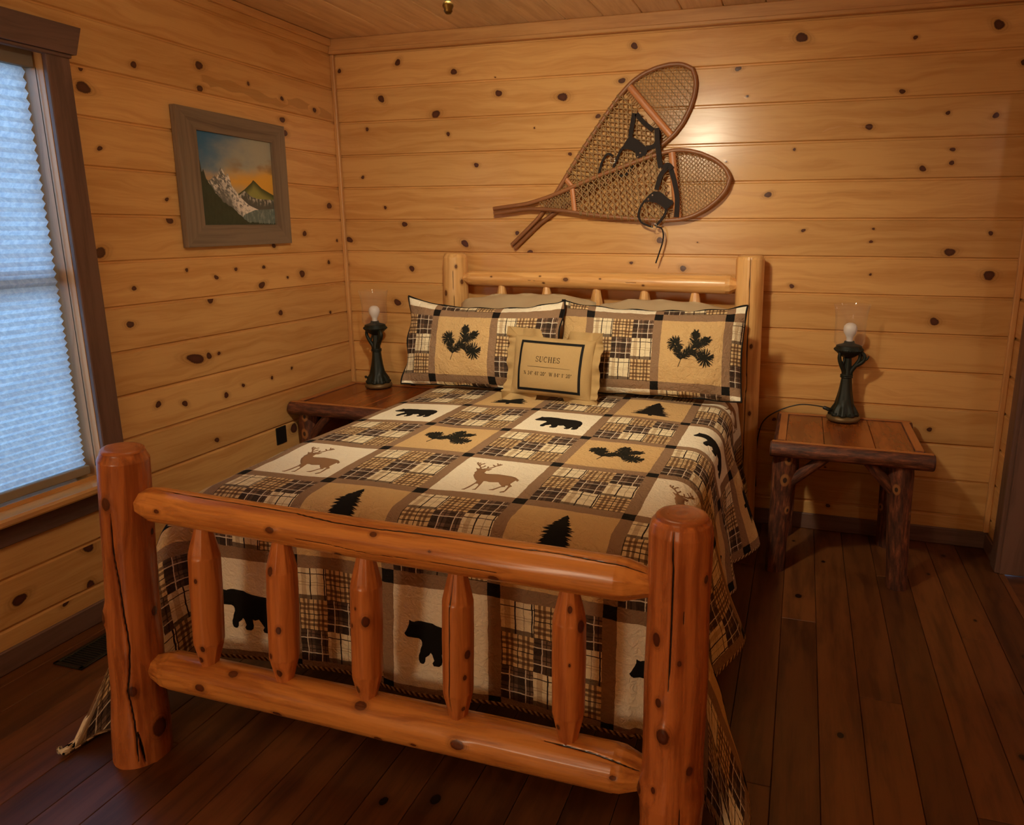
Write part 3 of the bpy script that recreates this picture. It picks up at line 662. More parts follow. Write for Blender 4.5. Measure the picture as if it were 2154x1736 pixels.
# ------------------------------------------------------------------ patchwork cloth
SU, SV = .312, .322; QX = 1.53
U0, V0 = 1.505 - QX, -1.885         # sash crossing (0, 0) on the sheet
C_SASH, C_TAN, C_WHITE, C_BLACK = lin(146, 116, 88), lin(206, 170, 116), lin(238, 226, 198), lin(26, 23, 20)
def patchwork(name, edges=None, hw=.058):
    m = M(name, .85, .15); lc = m.attr('lc', True); u, v, _ = m.xyz(lc)
    wv = m.noise(m.vmul(lc, (9., 9., 1.)), 1., 2.) - .5
    uu = u + wv * .022; wv2 = m.noise(m.vadd(m.vmul(lc, (9., 9., 1.)), m.vec(31., 7., 3.)), 1., 2.) - .5; vv = v + wv2 * .022
    cu = uu.floor(); cv = vv.floor(); fu = uu - cu; fv = vv - cv
    pu = cu.mod(2.); pv = cv.mod(2.)
    su = fu.lt(hw).max(fu.gt(1 - hw)); sv = fv.lt(hw).max(fv.gt(1 - hw))
    k = 3. / (1 - 2 * hw)
    a = (fu - hw) * k; b = (fv - hw) * k; ia = a.floor(); ib = 2. - b.floor(); p = a - a.floor(); q = b - b.floor()
    ty = (ia + ib).mod(3.)
    band = lambda c, x0, w: (c - x0).abs().lt(w)
    # cream plaid
    cw = m.mix(band(p, .20, .085) * .55, lin(232, 216, 178), lin(168, 132, 92))
    cw = m.mix(band(q, .46, .012).max(band(q, .54, .012)) * .55, cw, lin(150, 114, 76))
    cw = m.mix(band(q, .07, .075) * .85, cw, lin(82, 58, 42))
    cw = m.mix(band(p, .44, .022).max(band(p, .95, .020)), cw, lin(46, 32, 26)); cw = m.mix(band(q, .82, .014), cw, lin(56, 40, 32)); cw = m.mix(band(p, .70, .010) * .7, cw, lin(110, 84, 58))
    # tan plaid
    p2 = (p * 2.).fract(); q2 = (q * 2.).fract()
    ct = lin(216, 184, 134)
    ct = m.mix(band(p2, .36, .085).max(band(p2, .66, .085)) * .78, ct, lin(92, 60, 38)); ct = m.mix(band(q2, .36, .085).max(band(q2, .66, .085)) * .78, ct, lin(92, 60, 38))
    ct = m.mix(band(p2, .03, .028).max(band(q2, .03, .028)) * .95, ct, lin(48, 32, 24))
    # dark plaid
    cd = m.mix(band(p2, .25, .22) * .62, lin(122, 96, 76), lin(40, 30, 25)); cd = m.mix(band(q2, .25, .22) * .62, cd, lin(40, 30, 25))
    cd = m.mix(band(p2, .78, .035).max(band(q2, .78, .035)) * .7, cd, lin(34, 26, 22)); cd = m.mix(band(p2, .52, .030).max(band(q2, .52, .030)), cd, lin(222, 208, 184))
    pl = m.mix(ty.gt(.5), cw, ct); pl = m.mix(ty.gt(1.5), pl, cd)
    same = 1. - (pu - pv).abs().min(1.)
    mo = m.mix(pu.gt(.5), C_WHITE, C_TAN)
    c = m.mix(same, pl, mo)
    c = m.mix(su.max(sv), c, C_SASH); c = m.mix(su * sv, c, C_BLACK)
    if edges:
        e = u.lt(edges[0]).max(u.gt(edges[1])).max(v.lt(edges[2]))
        st = ((u + v) * 18.).fract().lt(.5)
        c = m.mix(e, c, m.mix(st, lin(210, 182, 138), lin(96, 70, 52)))
    m.color(c)
    stitch = m.noise(m.vmul(lc, (15., 15., 1.)), 1., 3., .6, 1.2); pk = m.noise(m.vmul(lc, (38., 38., 1.)), 1., 2.)
    m.bump(m.map(stitch, .35, .62) * .8 + pk * .45, .55, .006)
    return m.mat
A_MAX, B_MIN, B_MAX = 1.248, -2.538, -.30
QEDGE = ((-A_MAX - U0) / SU + .035, (A_MAX - U0) / SU - .035, (B_MIN - V0) / SV + .035)
QUILT = patchwork('patchwork_quilt', QEDGE); SHAM = patchwork('patchwork_sham')
INK = plain('black_print', lin(22, 20, 17), .85, .15); DEER = plain('brown_print', lin(142, 106, 74), .85, .15); NEEDLE = plain('pine_print', lin(34, 32, 24), .85, .15)

W_, R_, YF = .640, .088, 1.985
def top_z(x, y): return .747 + .012 * (1 - np.clip((x / .73) ** 2, 0, 1)) - .012 * sstep(-1.6, -2.05, y) + .004 * fbm(np.stack([x * 5, y * 5, x * 0], -1), 2)
def quilt(a, b):
    a = np.asarray(a, float); b = np.asarray(b, float); sg = np.where(a < 0, -1., 1.)
    Wd = np.where(sg > 0, W_ + .026, W_); ea = np.maximum(np.abs(a) - Wd, 0); eb = np.maximum(-b - YF, 0)
    rho = np.hypot(ea, eb) + 1e-9; ph = np.arctan2(eb, ea)
    t = np.maximum(rho - R_ * pi / 2, 0) * (1 + np.where(sg < 0, .52, .10) * sstep(.03, .30, ea) * sstep(.02, .3, eb)); q = np.minimum(rho / R_, pi / 2)
    hR = R_ * np.sin(q); dR = R_ * (1 - np.cos(q))
    y0 = np.maximum(b, -YF); x0 = np.minimum(np.abs(a), Wd)
    ga = lambda c, w: np.exp(-((y0 - c) / w) ** 2)
    fr = .08 + .25 * ga(-.82, .15) + .26 * ga(-1.57, .19) + .24 * ga(-2.02, .12) + .12 * ga(-1.2, .08) + .1 * ga(-.4, .1)
    fl = .12 + .18 * ga(-.5, .15) + .16 * ga(-1.1, .15) + .18 * ga(-1.62, .14) + .16 * ga(-2.02, .12)
    fs = np.where(sg > 0, fr, fl)
    s2 = np.sin(2 * ph) ** 2
    fx = fs * np.cos(ph) ** .8 + np.where(sg > 0, .10, .19) * s2 + .05 * np.sin(ph * 7) * s2
    fy = .03 * np.sin(ph) + np.where(sg > 0, .10, .13) * s2 + np.where(ea <= 0, .035 + .030 * np.sin(a * 8.5 + 1.) + .015 * np.sin(a * 17), 0)
    bl = np.where(sg > 0, .04, .10) * sstep(.02, .22, rho) * s2 ** .5
    x = x0 + hR * np.cos(ph) + t * fx + bl; y = y0 - hR * np.sin(ph) - t * fy - np.where(sg > 0, .22, .46) * t * t * s2
    x = np.where(ea > 0, x, np.abs(a))
    y = y - np.where(eb <= 0, 0, 0)
    z = top_z(sg * x0, y0) - dR - t * np.sqrt(np.maximum(1 - fx ** 2 - fy ** 2, .2)) * (1 + .06 * s2)
    wr = .010 * fbm(np.stack([a * 6, b * 6, t * 3], -1), 2) * np.minimum(t / .1, 1)
    x = x + wr * np.cos(ph); y = y - wr * np.sin(ph) * .4
    ex = np.maximum(.014 - z, 0); z = np.maximum(z, .014 + .02 * np.clip(fbm(np.stack([a * 20, b * 20, a * 0], -1), 1), 0, 1) * (ex > 0)); x = x + ex * .25; y = y - ex * .30
    x = np.where((sg < 0) & (eb > 0) & (x > .78), .78 + .19 * np.tanh((x - .78) / .19), x)
    x = sg * x
    y = np.where((eb > 0), np.maximum(y, -2.168 - .195 * sstep(.81, .87, np.abs(x))), y)
    return np.stack([QX + x, y, z], -1)
def normals(F, a, b, e=.004):
    du = F(a + e, b) - F(a - e, b); dv = F(a, b + e) - F(a, b - e); n = np.cross(du, dv)
    return n / (np.linalg.norm(n, axis=-1, keepdims=True) + 1e-12)
def sheet2cell(a, b): return (a - U0) / SU, (b - V0) / SV

# motifs in unit-cell coordinates (u right, v up)
Zb = [(145, 660), (180, 700), (235, 725), (400, 722), (540, 722), (600, 750), (625, 800), (625, 860), (585, 950), (570, 1030), (540, 1100), (540, 1190), (570, 1255), (625, 1278), (670, 1270), (700, 1220), (710, 1130), (800, 1070), (840, 1010), (880, 1050), (930, 1180), (885, 1240), (920, 1300), (1050, 1305), (1110, 1260), (1130, 1180), (1110, 1020), (1190, 1040), (1300, 1000), (1370, 1080), (1450, 1180), (1400, 1250), (1430, 1310), (1530, 1320), (1590, 1270), (1600, 1190), (1630, 1110), (1690, 1190), (1650, 1270), (1680, 1330), (1780, 1330), (1850, 1270), (1860, 1160), (1840, 1040), (1880, 960), (1866, 900), (1868, 760), (1820, 600), (1720, 500), (1520, 445), (1300, 440), (1110, 425), (980, 400), (880, 360), (700, 350), (600, 340), (520, 345), (440, 365), (400, 382), (330, 375), (275, 355), (268, 440), (230, 530), (190, 600)]
BEAR = [(.09 + .82 * (x + 80) / 2226, .93 - .86 * (y + 357) / 2144) for x, y in Zb]
DEER_P = [(0.405, 0.351), (0.408, 0.407), (0.367, 0.472), (0.399, 0.457), (0.408, 0.478), (0.43, 0.466), (0.453, 0.463), (0.475, 0.457), (0.532, 0.488), (0.522, 0.441), (0.497, 0.429), (0.503, 0.366), (0.538, 0.345), (0.604, 0.351), (0.661, 0.36), (0.725, 0.351), (0.81, 0.342), (0.858, 0.323), (0.886, 0.298), (0.911, 0.27), (0.908, 0.236), (0.883, 0.261), (0.873, 0.208), (0.867, 0.158), (0.886, 0.13), (0.905, 0.115), (0.892, 0.087), (0.892, 0.003), (0.886, -0.034), (0.854, -0.053), (0.848, -0.043), (0.88, -0.009), (0.873, 0.102), (0.858, 0.121), (0.839, 0.112), (0.848, 0.084), (0.816, 0.068), (0.772, -0.019), (0.731, -0.022), (0.763, 0.0), (0.813, 0.087), (0.769, 0.134), (0.744, 0.168), (0.655, 0.152), (0.617, 0.168), (0.592, 0.165), (0.601, 0.081), (0.604, 0.028), (0.608, -0.047), (0.576, -0.056), (0.595, -0.031), (0.589, 0.053), (0.566, 0.093), (0.544, 0.087), (0.528, -0.003), (0.503, -0.068), (0.475, -0.071), (0.494, -0.05), (0.513, 0.012), (0.532, 0.106), (0.525, 0.155), (0.5, 0.177), (0.468, 0.217), (0.427, 0.283), (0.418, 0.332)]
ANT = [[(0.421, 0.469), (0.38, 0.531), (0.335, 0.581), (0.316, 0.612), (0.32, 0.63)], [(0.342, 0.581), (0.348, 0.621)], [(0.373, 0.54), (0.37, 0.578), (0.396, 0.618)], [(0.408, 0.503), (0.424, 0.522), (0.43, 0.559)], [(0.45, .465), (0.484, 0.491), (0.516, 0.519), (0.538, 0.578), (0.56, 0.599), (0.579, 0.637)], [(0.481, 0.494), (0.468, 0.54)], [(0.525, 0.575), (0.494, 0.602)], [(0.551, 0.59), (0.538, 0.627), (0.519, 0.655)], [(0.557, 0.615), (0.554, 0.646)]]
dsh = lambda p: (p[0] - .105, p[1] + .175)
DEER_P = [dsh(p) for p in DEER_P]; ANT = [[dsh(p) for p in s] for s in ANT]
def tree_poly():
    r = random.Random(5); R = []; n = 15
    for k in range(n):
        f = k / (n - 1); w = .035 + .235 * f ** .85; v = .86 - .64 * f
        R.append((.5 + w * (1.05 + .18 * r.uniform(-1, 1)), v - .018 + r.uniform(-.008, .008)))
        R.append((.5 + w * (.70 + .1 * r.uniform(-1, 1)), v - .012))
        R.append((.5 + w * (.95 + .15 * r.uniform(-1, 1)), v - .030 + r.uniform(-.006, .006)))
        R.append((.5 + w * (.60 + .12 * r.uniform(-1, 1)), v - .034))
    L = [(1 - x + r.uniform(-.01, .01), y + r.uniform(-.006, .006)) for x, y in R]
    return [(.5, .91)] + R + [(.53, .20), (.525, .14), (.475, .14), (.47, .20)] + L[::-1]
TREE = tree_poly()
def branch_needles():
    r = random.Random(9); N = []
    stems = [([(.30, .23), (.335, .36), (.285, .48), (.265, .62)], .3), ([(.335, .36), (.44, .47), (.55, .57)], .1), ([(.55, .57), (.555, .70), (.56, .79)], .0), ([(.55, .57), (.66, .63), (.76, .69)], .0), ([(.42, .44), (.55, .47), (.66, .44), (.76, .39)], .15)]
    for st_, s0 in stems:
        P = smooth_path([np.array([x, y, 0]) for x, y in st_], 8)[:, :2]
        for a, b in zip(P[:-1], P[1:]): N.append((a, b, .010))
        n = len(P); T = np.gradient(P, axis=0); T /= np.linalg.norm(T, axis=1)[:, None]
        for k in range(60):
            f = s0 + (1 - s0) * k / 45; i = min(n - 1, int(f * (n - 1))); q = P[i] + (P[min(i + 1, n - 1)] - P[i]) * (f * (n - 1) - i)
            for sd in (-1, 1):
                an = radians(r.uniform(24, 62)) * sd * (1.1 - .55 * (f > .8)); ln = r.uniform(.085, .135) * (1 - .25 * f)
                d = np.array([T[i][0] * cos(an) - T[i][1] * sin(an), T[i][0] * sin(an) + T[i][1] * cos(an)]); N.append((q, q + d * ln, .0085))
    for c, R in (((.235, .605), .155), ((.745, .40), .165), ((.555, .76), .09), ((.73, .67), .085)):
        for k in range(64):
            a = r.uniform(-pi, pi) if R > .1 else r.uniform(-.3, pi * .9); d = np.array([cos(a), sin(a)]); N.append((np.array(c) + d * R * .1, np.array(c) + d * R * r.uniform(.7, 1.), .0105))
    return N
NEED = branch_needles()
def in_poly(pt, poly):
    x, y = pt; c = False; n = len(poly)
    for i in range(n):
        (x1, y1), (x2, y2) = poly[i], poly[i - 1]
        if (y1 > y) != (y2 > y) and x < (x2 - x1) * (y - y1) / (y2 - y1) + x1: c = not c
    return c
def tri_poly(poly, h=.035):
    P = []
    for i in range(len(poly)):
        a, b = np.array(poly[i]), np.array(poly[(i + 1) % len(poly)]); n = max(1, int(np.linalg.norm(b - a) / h))
        P += [tuple(a + (b - a) * k / n) for k in range(n)]
    n0 = len(P); xs = [p[0] for p in P]; ys = [p[1] for p in P]; pts = list(P)
    for x in np.arange(min(xs), max(xs), h):
        for y in np.arange(min(ys), max(ys), h):
            if in_poly((x, y), P) and min((x - a) ** 2 + (y - b) ** 2 for a, b in P) > (h * .4) ** 2: pts.append((x + random.uniform(-1, 1) * h * .05, y))
    r = geometry.delaunay_2d_cdt([Vector(p) for p in pts], [(i, (i + 1) % n0) for i in range(n0)], [], 0, 1e-6)
    V = [tuple(v) for v in r[0]]; F = []
    for f in r[2]:
        c = np.mean([V[i] for i in f], axis=0)
        if in_poly(c, P): F.append(tuple(f))
    return np.array(V), F
T_BEAR, T_DEER, T_TREE = tri_poly(BEAR), tri_poly(DEER_P), tri_poly(TREE)
def strips(segs, h=.03):
    V = []; F = []
    for a, b, w in segs:
        a = np.array(a); b = np.array(b); d = b - a; L = np.linalg.norm(d) + 1e-9; n = np.array([-d[1], d[0]]) / L * w / 2; k = max(1, int(L / h)); o = len(V)
        for i in range(k + 1):
            f = i / k; c = a + d * f; ww = n * (1.0 if w > .0099 else (.55 + .6 * sin(pi * min(1, f * 1.2 + .1))) ); V += [c - ww, c + ww]
        F += [(o + 2 * i, o + 2 * i + 2, o + 2 * i + 3, o + 2 * i + 1) for i in range(k)]
    return np.array(V), F
T_ANT = strips([(a, b, .0135) for s in ANT for a, b in zip(s[:-1], s[1:])])
T_NEED = strips(NEED)
def applique(g, F, nF, cell, T, mat, tocell, off=.0012, flipx=False, sc=1.):
    """lay a printed motif onto the cloth surface F(a, b)"""
    V, Fc = T; V = np.array(V); V = .5 + (V - .5) * sc
    a, b = tocell(cell[0] + V[:, 0], cell[1] + V[:, 1])
    P = F(a, b) + nF(a, b) * off
    g.add(P, Fc, lc=np.stack([a, b, a * 0], 1), mat=mat)
cell2sheet = lambda u, v: (U0 + u * SU, V0 + v * SV)
g = G()
ia = np.unique(np.concatenate([np.linspace(-A_MAX, A_MAX, 230)])); ib = np.linspace(B_MIN, B_MAX, 200)
AA, BB = np.meshgrid(ia, ib, indexing='ij')
u, v = sheet2cell(AA, BB)
g.grid(quilt(AA, BB), np.stack([u, v, u * 0], -1))
qn = lambda a, b: normals(quilt, a, b)
for cu in range(-4, 5):
    for cv in range(-3, 5):
        if (cu % 2) != (cv % 2): continue
        uu = np.array([cu + .12, cu + .88]); a, _ = cell2sheet(uu, uu)
        if a.min() < -A_MAX or a.max() > A_MAX or V0 + cv * SV < B_MIN - .05 or V0 + (cv + .9) * SV > B_MAX: continue
        if cu % 2 == 0:
            if cv % 4 == 2: applique(g, quilt, qn, (cu, cv), T_BEAR, 1, cell2sheet)
            else: applique(g, quilt, qn, (cu, cv), T_DEER, 2, cell2sheet); applique(g, quilt, qn, (cu, cv), T_ANT, 2, cell2sheet)
        else:
            if cv % 4 == 3: applique(g, quilt, qn, (cu, cv), T_TREE, 1, cell2sheet, sc=.86)
            else: applique(g, quilt, qn, (cu, cv), T_NEED, 3, cell2sheet, sc=.80)
QO = tag(g.build('quilt', [QUILT, INK, DEER, NEEDLE], loc=(QX, -1.2, .77)), 'patchwork quilt with plaid squares, bears, deer and pine trees spread over the bed', 'quilt')
so = QO.modifiers.new('thickness', 'SOLIDIFY'); so.thickness = .006; so.offset = -1

# ------------------------------------------------------------------ pillows
class Pillow:
    def __init__(s, c, hw, hh, T, yaw=0., lean=20., roll=0., ex=2.6, seed=0., wr=.006, dip=.06, corner=.0):
        s.c = np.array(c, float); s.hw, s.hh, s.T, s.ex, s.seed, s.wr, s.dip, s.corner = hw, hh, T, ex, seed, wr, dip, corner
        Rz = Matrix.Rotation(radians(yaw), 3, 'Z'); Rx = Matrix.Rotation(-radians(lean), 3, 'X'); Rr = Matrix.Rotation(radians(roll), 3, 'Y')
        R = np.array(Rz @ Rx @ Rr); s.e1, s.n, s.e2 = R[:, 0], -R[:, 1], R[:, 2]
    def __call__(s, x, y, side=1.):
        """x, y in metres from the centre of the face"""
        sx = np.clip(np.asarray(x, float) / s.hw, -1, 1); sy = np.clip(np.asarray(y, float) / s.hh, -1, 1)
        Yt = s.corner * (np.abs(sx) ** 3 - .5) * np.maximum(sy, 0) ** 2
        h = (np.maximum(1 - np.abs(sx) ** s.ex, 0) * np.maximum(1 - np.abs(sy) ** s.ex, 0)) ** .55
        X = sx * s.hw * (1 - s.dip * (1 - sy ** 2) * np.abs(sx)); Y = sy * s.hh * (1 - s.dip * 1.3 * (1 - sx ** 2) * np.abs(sy)) + Yt
        q = np.stack([X * 9 + s.seed * 5, Y * 9, X * 0 + s.seed], -1)
        rim = np.clip(h * 4, 0, 1)
        d = side * s.T * h + s.wr * fbm(q, 3) * rim * side + .5 * s.wr * fbm(q * .5 + 7, 1)
        edge = (1 - rim) * s.wr * 2.0 * np.sin(X * 38 + Y * 31 + s.seed)
        d = d + edge
        return s.c + X[..., None] * s.e1 + Y[..., None] * s.e2 + d[..., None] * s.n
    def mesh(s, g, lcf, nx=70, ny=46, mat=0):
        k = np.sin(np.linspace(-pi / 2, pi / 2, nx)); l = np.sin(np.linspace(-pi / 2, pi / 2, ny))
        A, B = np.meshgrid(k * s.hw, l * s.hh, indexing='ij'); lc = lcf(A, B)
        g.grid(s(A, B), lc, mat=mat, flip=False); g.grid(s(A, B, -1.), lc, mat=mat, flip=True)
    def rim(s, n=50):
        x = np.sin(np.linspace(-pi / 2, pi / 2, n)); o = np.ones(n)
        X = np.concatenate([x, o[1:], -x[1:], -o[1:-1]]) * s.hw; Y = np.concatenate([-o, x[1:], o[1:], -x[1:-1]]) * s.hh
        return s(X, Y)
    def nf(s, a, b):
        n = normals(lambda p, q: s(p, q), a, b, .003); return np.where((n @ s.n)[:, None] < 0, -n, n)
TAUPE = plain('taupe_cotton', lin(176, 152, 118), .85, .15, nz=.04, ns=25.)
PG = 'plain taupe bed pillows'
for c, hw, hh, yw, rl, sd, lab in (((1.215, -.285, .962), .365, .200, 2, -1.5, 1., 'plain taupe pillow leaning on the headboard behind the left patchwork sham'), ((1.925, -.285, .953), .345, .196, -3, 1.5, 2.4, 'plain taupe pillow leaning on the headboard behind the right patchwork sham')):
    p = Pillow(c, hw, hh, .085, yw, 14, rl, seed=sd, wr=.012, dip=.03, corner=-.055); g = G(); p.mesh(g, lambda a, b: np.stack([a, b, a * 0], -1))
    tag(g.build('pillow', TAUPE), lab, 'pillow', PG)
PIPE = plain('black_piping', lin(24, 22, 20), .8, .2)
for c, hw, hh, T, yw, ln_, rl, uo, vo, cells, sd, cor, lab in (
        ((1.110, -.585, .961), .398, .203, .078, -1.0, 16, -.6, .43, .900, ((1, 1),), 3.3, .040, 'patchwork pillow sham at left, pine branch square in its middle'),
        ((1.895, -.515, .962), .418, .206, .078, 2.5, 20, .2, 1.53, .875, ((3, 1),), 4.9, .026, 'patchwork pillow sham at right, pine branch square near its right end')):
    p = Pillow(c, hw, hh, T, yw, ln_, rl, seed=sd, wr=.008, dip=.035, corner=cor)
    g = G(); p.mesh(g, lambda a, b: np.stack([(a + hw) / SU + uo, (b + hh) / SV + vo, a * 0], -1), 90, 60)
    for ce_ in cells: applique(g, p, p.nf, ce_, T_NEED, 1, lambda u, v: ((u - uo) * SU - hw, (v - vo) * SV - hh), .0012, sc=.84)
    o = tag(g.build('pillow_sham', [SHAM, NEEDLE]), lab, 'pillow sham', 'patchwork pillow shams')
    g = G(); tube(g, p.rim(), .0042, 6, closed=True); g.build('piping', PIPE, o)
# throw pillow with lettering
LINEN = plain('khaki_linen', lin(176, 146, 98), .85, .15, nz=.06, ns=140.)
p = Pillow((1.516, -.735, .906), .185, .130, .055, -2., 13, 1.5, seed=6.2, wr=.004, dip=.02)
g = G(); p.mesh(g, lambda a, b: np.stack([a, b, a * 0], -1), 60, 46)
n = 160; tt = np.linspace(0, 1, n, endpoint=False); rings = []
rim = p.rim(41); cen = p.c; L = len(rim)
for k, o_f in enumerate((0, .012, .024, .034)):
    ring = []
    for i, q in enumerate(rim):
        d = q - cen; dx, dy = d @ p.e1, d @ p.e2
        ox = (o_f if abs(dx) > .175 else 0) * np.sign(dx); oy = (o_f if abs(dy) > .127 else 0) * np.sign(dy)
        w = .010 * sin(i * .42) * (o_f / .034) + .007 * sin(i * 1.13 + 1) * (o_f / .034)
        if abs(dx) > .17 and abs(dy) > .12: w += .014 * o_f / .034
        ring.append(q + p.e1 * ox + p.e2 * oy + p.n * w)
    rings.append(ring)
R = np.array(rings); g.grid(R, None, closed_v=True); g.grid(R - p.n * .002, None, closed_v=True, flip=True)
TP = tag(g.build('throw_pillow', LINEN), 'small khaki throw pillow with black border and lettering in front of the shams', 'throw pillow')
def on_pillow(g, T, off=.0010):
    V, F = T; V = np.array(V); g.add(p(V[:, 0], V[:, 1]) + p.nf(V[:, 0], V[:, 1]) * off, F)
g = G(); bw, bh = .140, .104
on_pillow(g, strips([((-bw, bh), (bw, bh), .011), ((-bw, -bh), (bw, -bh), .011), ((-bw, -bh - .0055), (-bw, bh + .0055), .011), ((bw, -bh - .0055), (bw, bh + .0055), .011)], .01))
g.build('border', PIPE, TP)
# stroke letters: (polyline, thick) on a 1-high body
def arc(cx, cy, rx, ry, a0, a1, n=14): return [(cx + rx * cos(radians(a)), cy + ry * sin(radians(a))) for a in np.linspace(a0, a1, n)]
TK, TN = .15, .06
def ser(x, y, w=.3): return [([(x - w / 2, y), (x + w / 2, y)], .055)]
GL = {
 'S': (.62, [(arc(.31, .75, .24, .23, 40, 180) + [(.12, .62), (.5, .40)], .10), (arc(.31, .26, .25, .24, 30, -150), .10), ([(.53, .98), (.53, .72)], TN), ([(.08, .02), (.08, .30)], TN)]),
 'U': (.82, [([(.18, 1), (.18, .35)] + arc(.42, .3, .24, .28, 180, 270), TK), (arc(.42, .3, .24, .28, 270, 360) + [(.66, .35), (.66, 1)], TN)] + ser(.18, .98) + ser(.66, .98, .26)),
 'C': (.78, [(arc(.43, .5, .34, .49, 60, 200), .12), (arc(.43, .5, .34, .49, 200, 310), .09), ([(.68, .98), (.68, .68)], TN)]),
 'H': (.90, [([(.2, 0), (.2, 1)], TK), ([(.7, 0), (.7, 1)], TK), ([(.2, .5), (.7, .5)], TN)] + ser(.2, .02) + ser(.2, .98) + ser(.7, .02) + ser(.7, .98)),
 'E': (.72, [([(.2, 0), (.2, 1)], TK), ([(.08, .98), (.62, .98), (.62, .74)], TN), ([(.08, .02), (.64, .02), (.64, .28)], TN), ([(.2, .52), (.46, .52)], TN), ([(.46, .40), (.46, .64)], TN)]),
 'N': (.88, [([(.2, 0), (.2, 1)], TN), ([(.2, 1), (.68, 0)], TK), ([(.68, 0), (.68, 1)], TN)] + ser(.2, .02, .24) + ser(.16, .98, .2) + ser(.68, .98, .24)),
 'W': (1.15, [([(.12, 1), (.35, 0)], TK), ([(.35, 0), (.57, .9)], TN), ([(.55, 1), (.78, 0)], TK), ([(.78, 0), (1.0, 1)], TN)] + ser(.12, .98, .24) + ser(.55, .98, .24) + ser(1.0, .98, .2)),
 '3': (.6, [(arc(.28, .76, .2, .22, 160, -90), .10), (arc(.28, .28, .23, .27, 90, -160), .11)]),
 '4': (.66, [([(.44, 0), (.44, 1)], TK), ([(.44, 1), (.06, .3), (.62, .3)], TN)] + ser(.44, .02, .26)),
 '1': (.46, [([(.24, 0), (.24, 1)], TK), ([(.24, .98), (.1, .86)], TN)] + ser(.24, .02, .28)),
 '2': (.6, [(arc(.29, .74, .21, .25, 170, -40) + [(.08, .05)], .09), ([(.08, .05), (.52, .05), (.54, .22)], .11)]),
 '0': (.62, [(arc(.3, .5, .21, .49, 90, 270), .12), (arc(.3, .5, .21, .49, -90, 90), .12)]),
 '8': (.62, [(arc(.3, .75, .18, .23, 0, 360, 20), .09), (arc(.3, .26, .22, .26, 0, 360, 20), .10)]),
 'o': (.34, [(arc(.16, .84, .09, .12, 0, 360, 14), .07)]), "'": (.24, [([(.16, 1.0), (.10, .74)], .09)]), '"': (.40, [([(.16, 1.0), (.10, .74)], .09), ([(.32, 1.0), (.26, .74)], .09)]), ' ': (.34, [])}
def write(txt, cx, y, h, tr=.08, wt=1.):
    W = sum(GL[c][0] + tr for c in txt) * h; x = cx - W / 2; S = []
    for c in txt:
        for pl, t in GL[c][1]:
            for a, b in zip(pl[:-1], pl[1:]):
                d = np.array(b) - np.array(a); L_ = np.linalg.norm(d) + 1e-9; e = d / L_ * t * .28
                S.append((np.array([x + (a[0] - e[0]) * h, y + (a[1] - e[1]) * h]), np.array([x + (b[0] + e[0]) * h, y + (b[1] + e[1]) * h]), t * h * wt))
        x += (GL[c][0] + tr) * h
    V = []; F = []
    for a, b, w in S:
        d = b - a; n_ = np.array([-d[1], d[0]]) / (np.linalg.norm(d) + 1e-9) * w / 2; o = len(V); V += [a - n_, a + n_, b + n_, b - n_]; F.append((o, o + 3, o + 2, o + 1))
    return np.array(V), F
g = G()
on_pillow(g, write('SUCHES', -.004, .018, .023)); on_pillow(g, write("N 34o 41' 20\"  W 84o 1' 20\"", -.002, -.040, .0150, .06, 1.1)); on_pillow(g, strips([((-.098, -.004), (.098, -.004), .0012)], .01))
g.build('lettering', plain('lettering_ink', lin(62, 50, 36), .85, .15), TP)
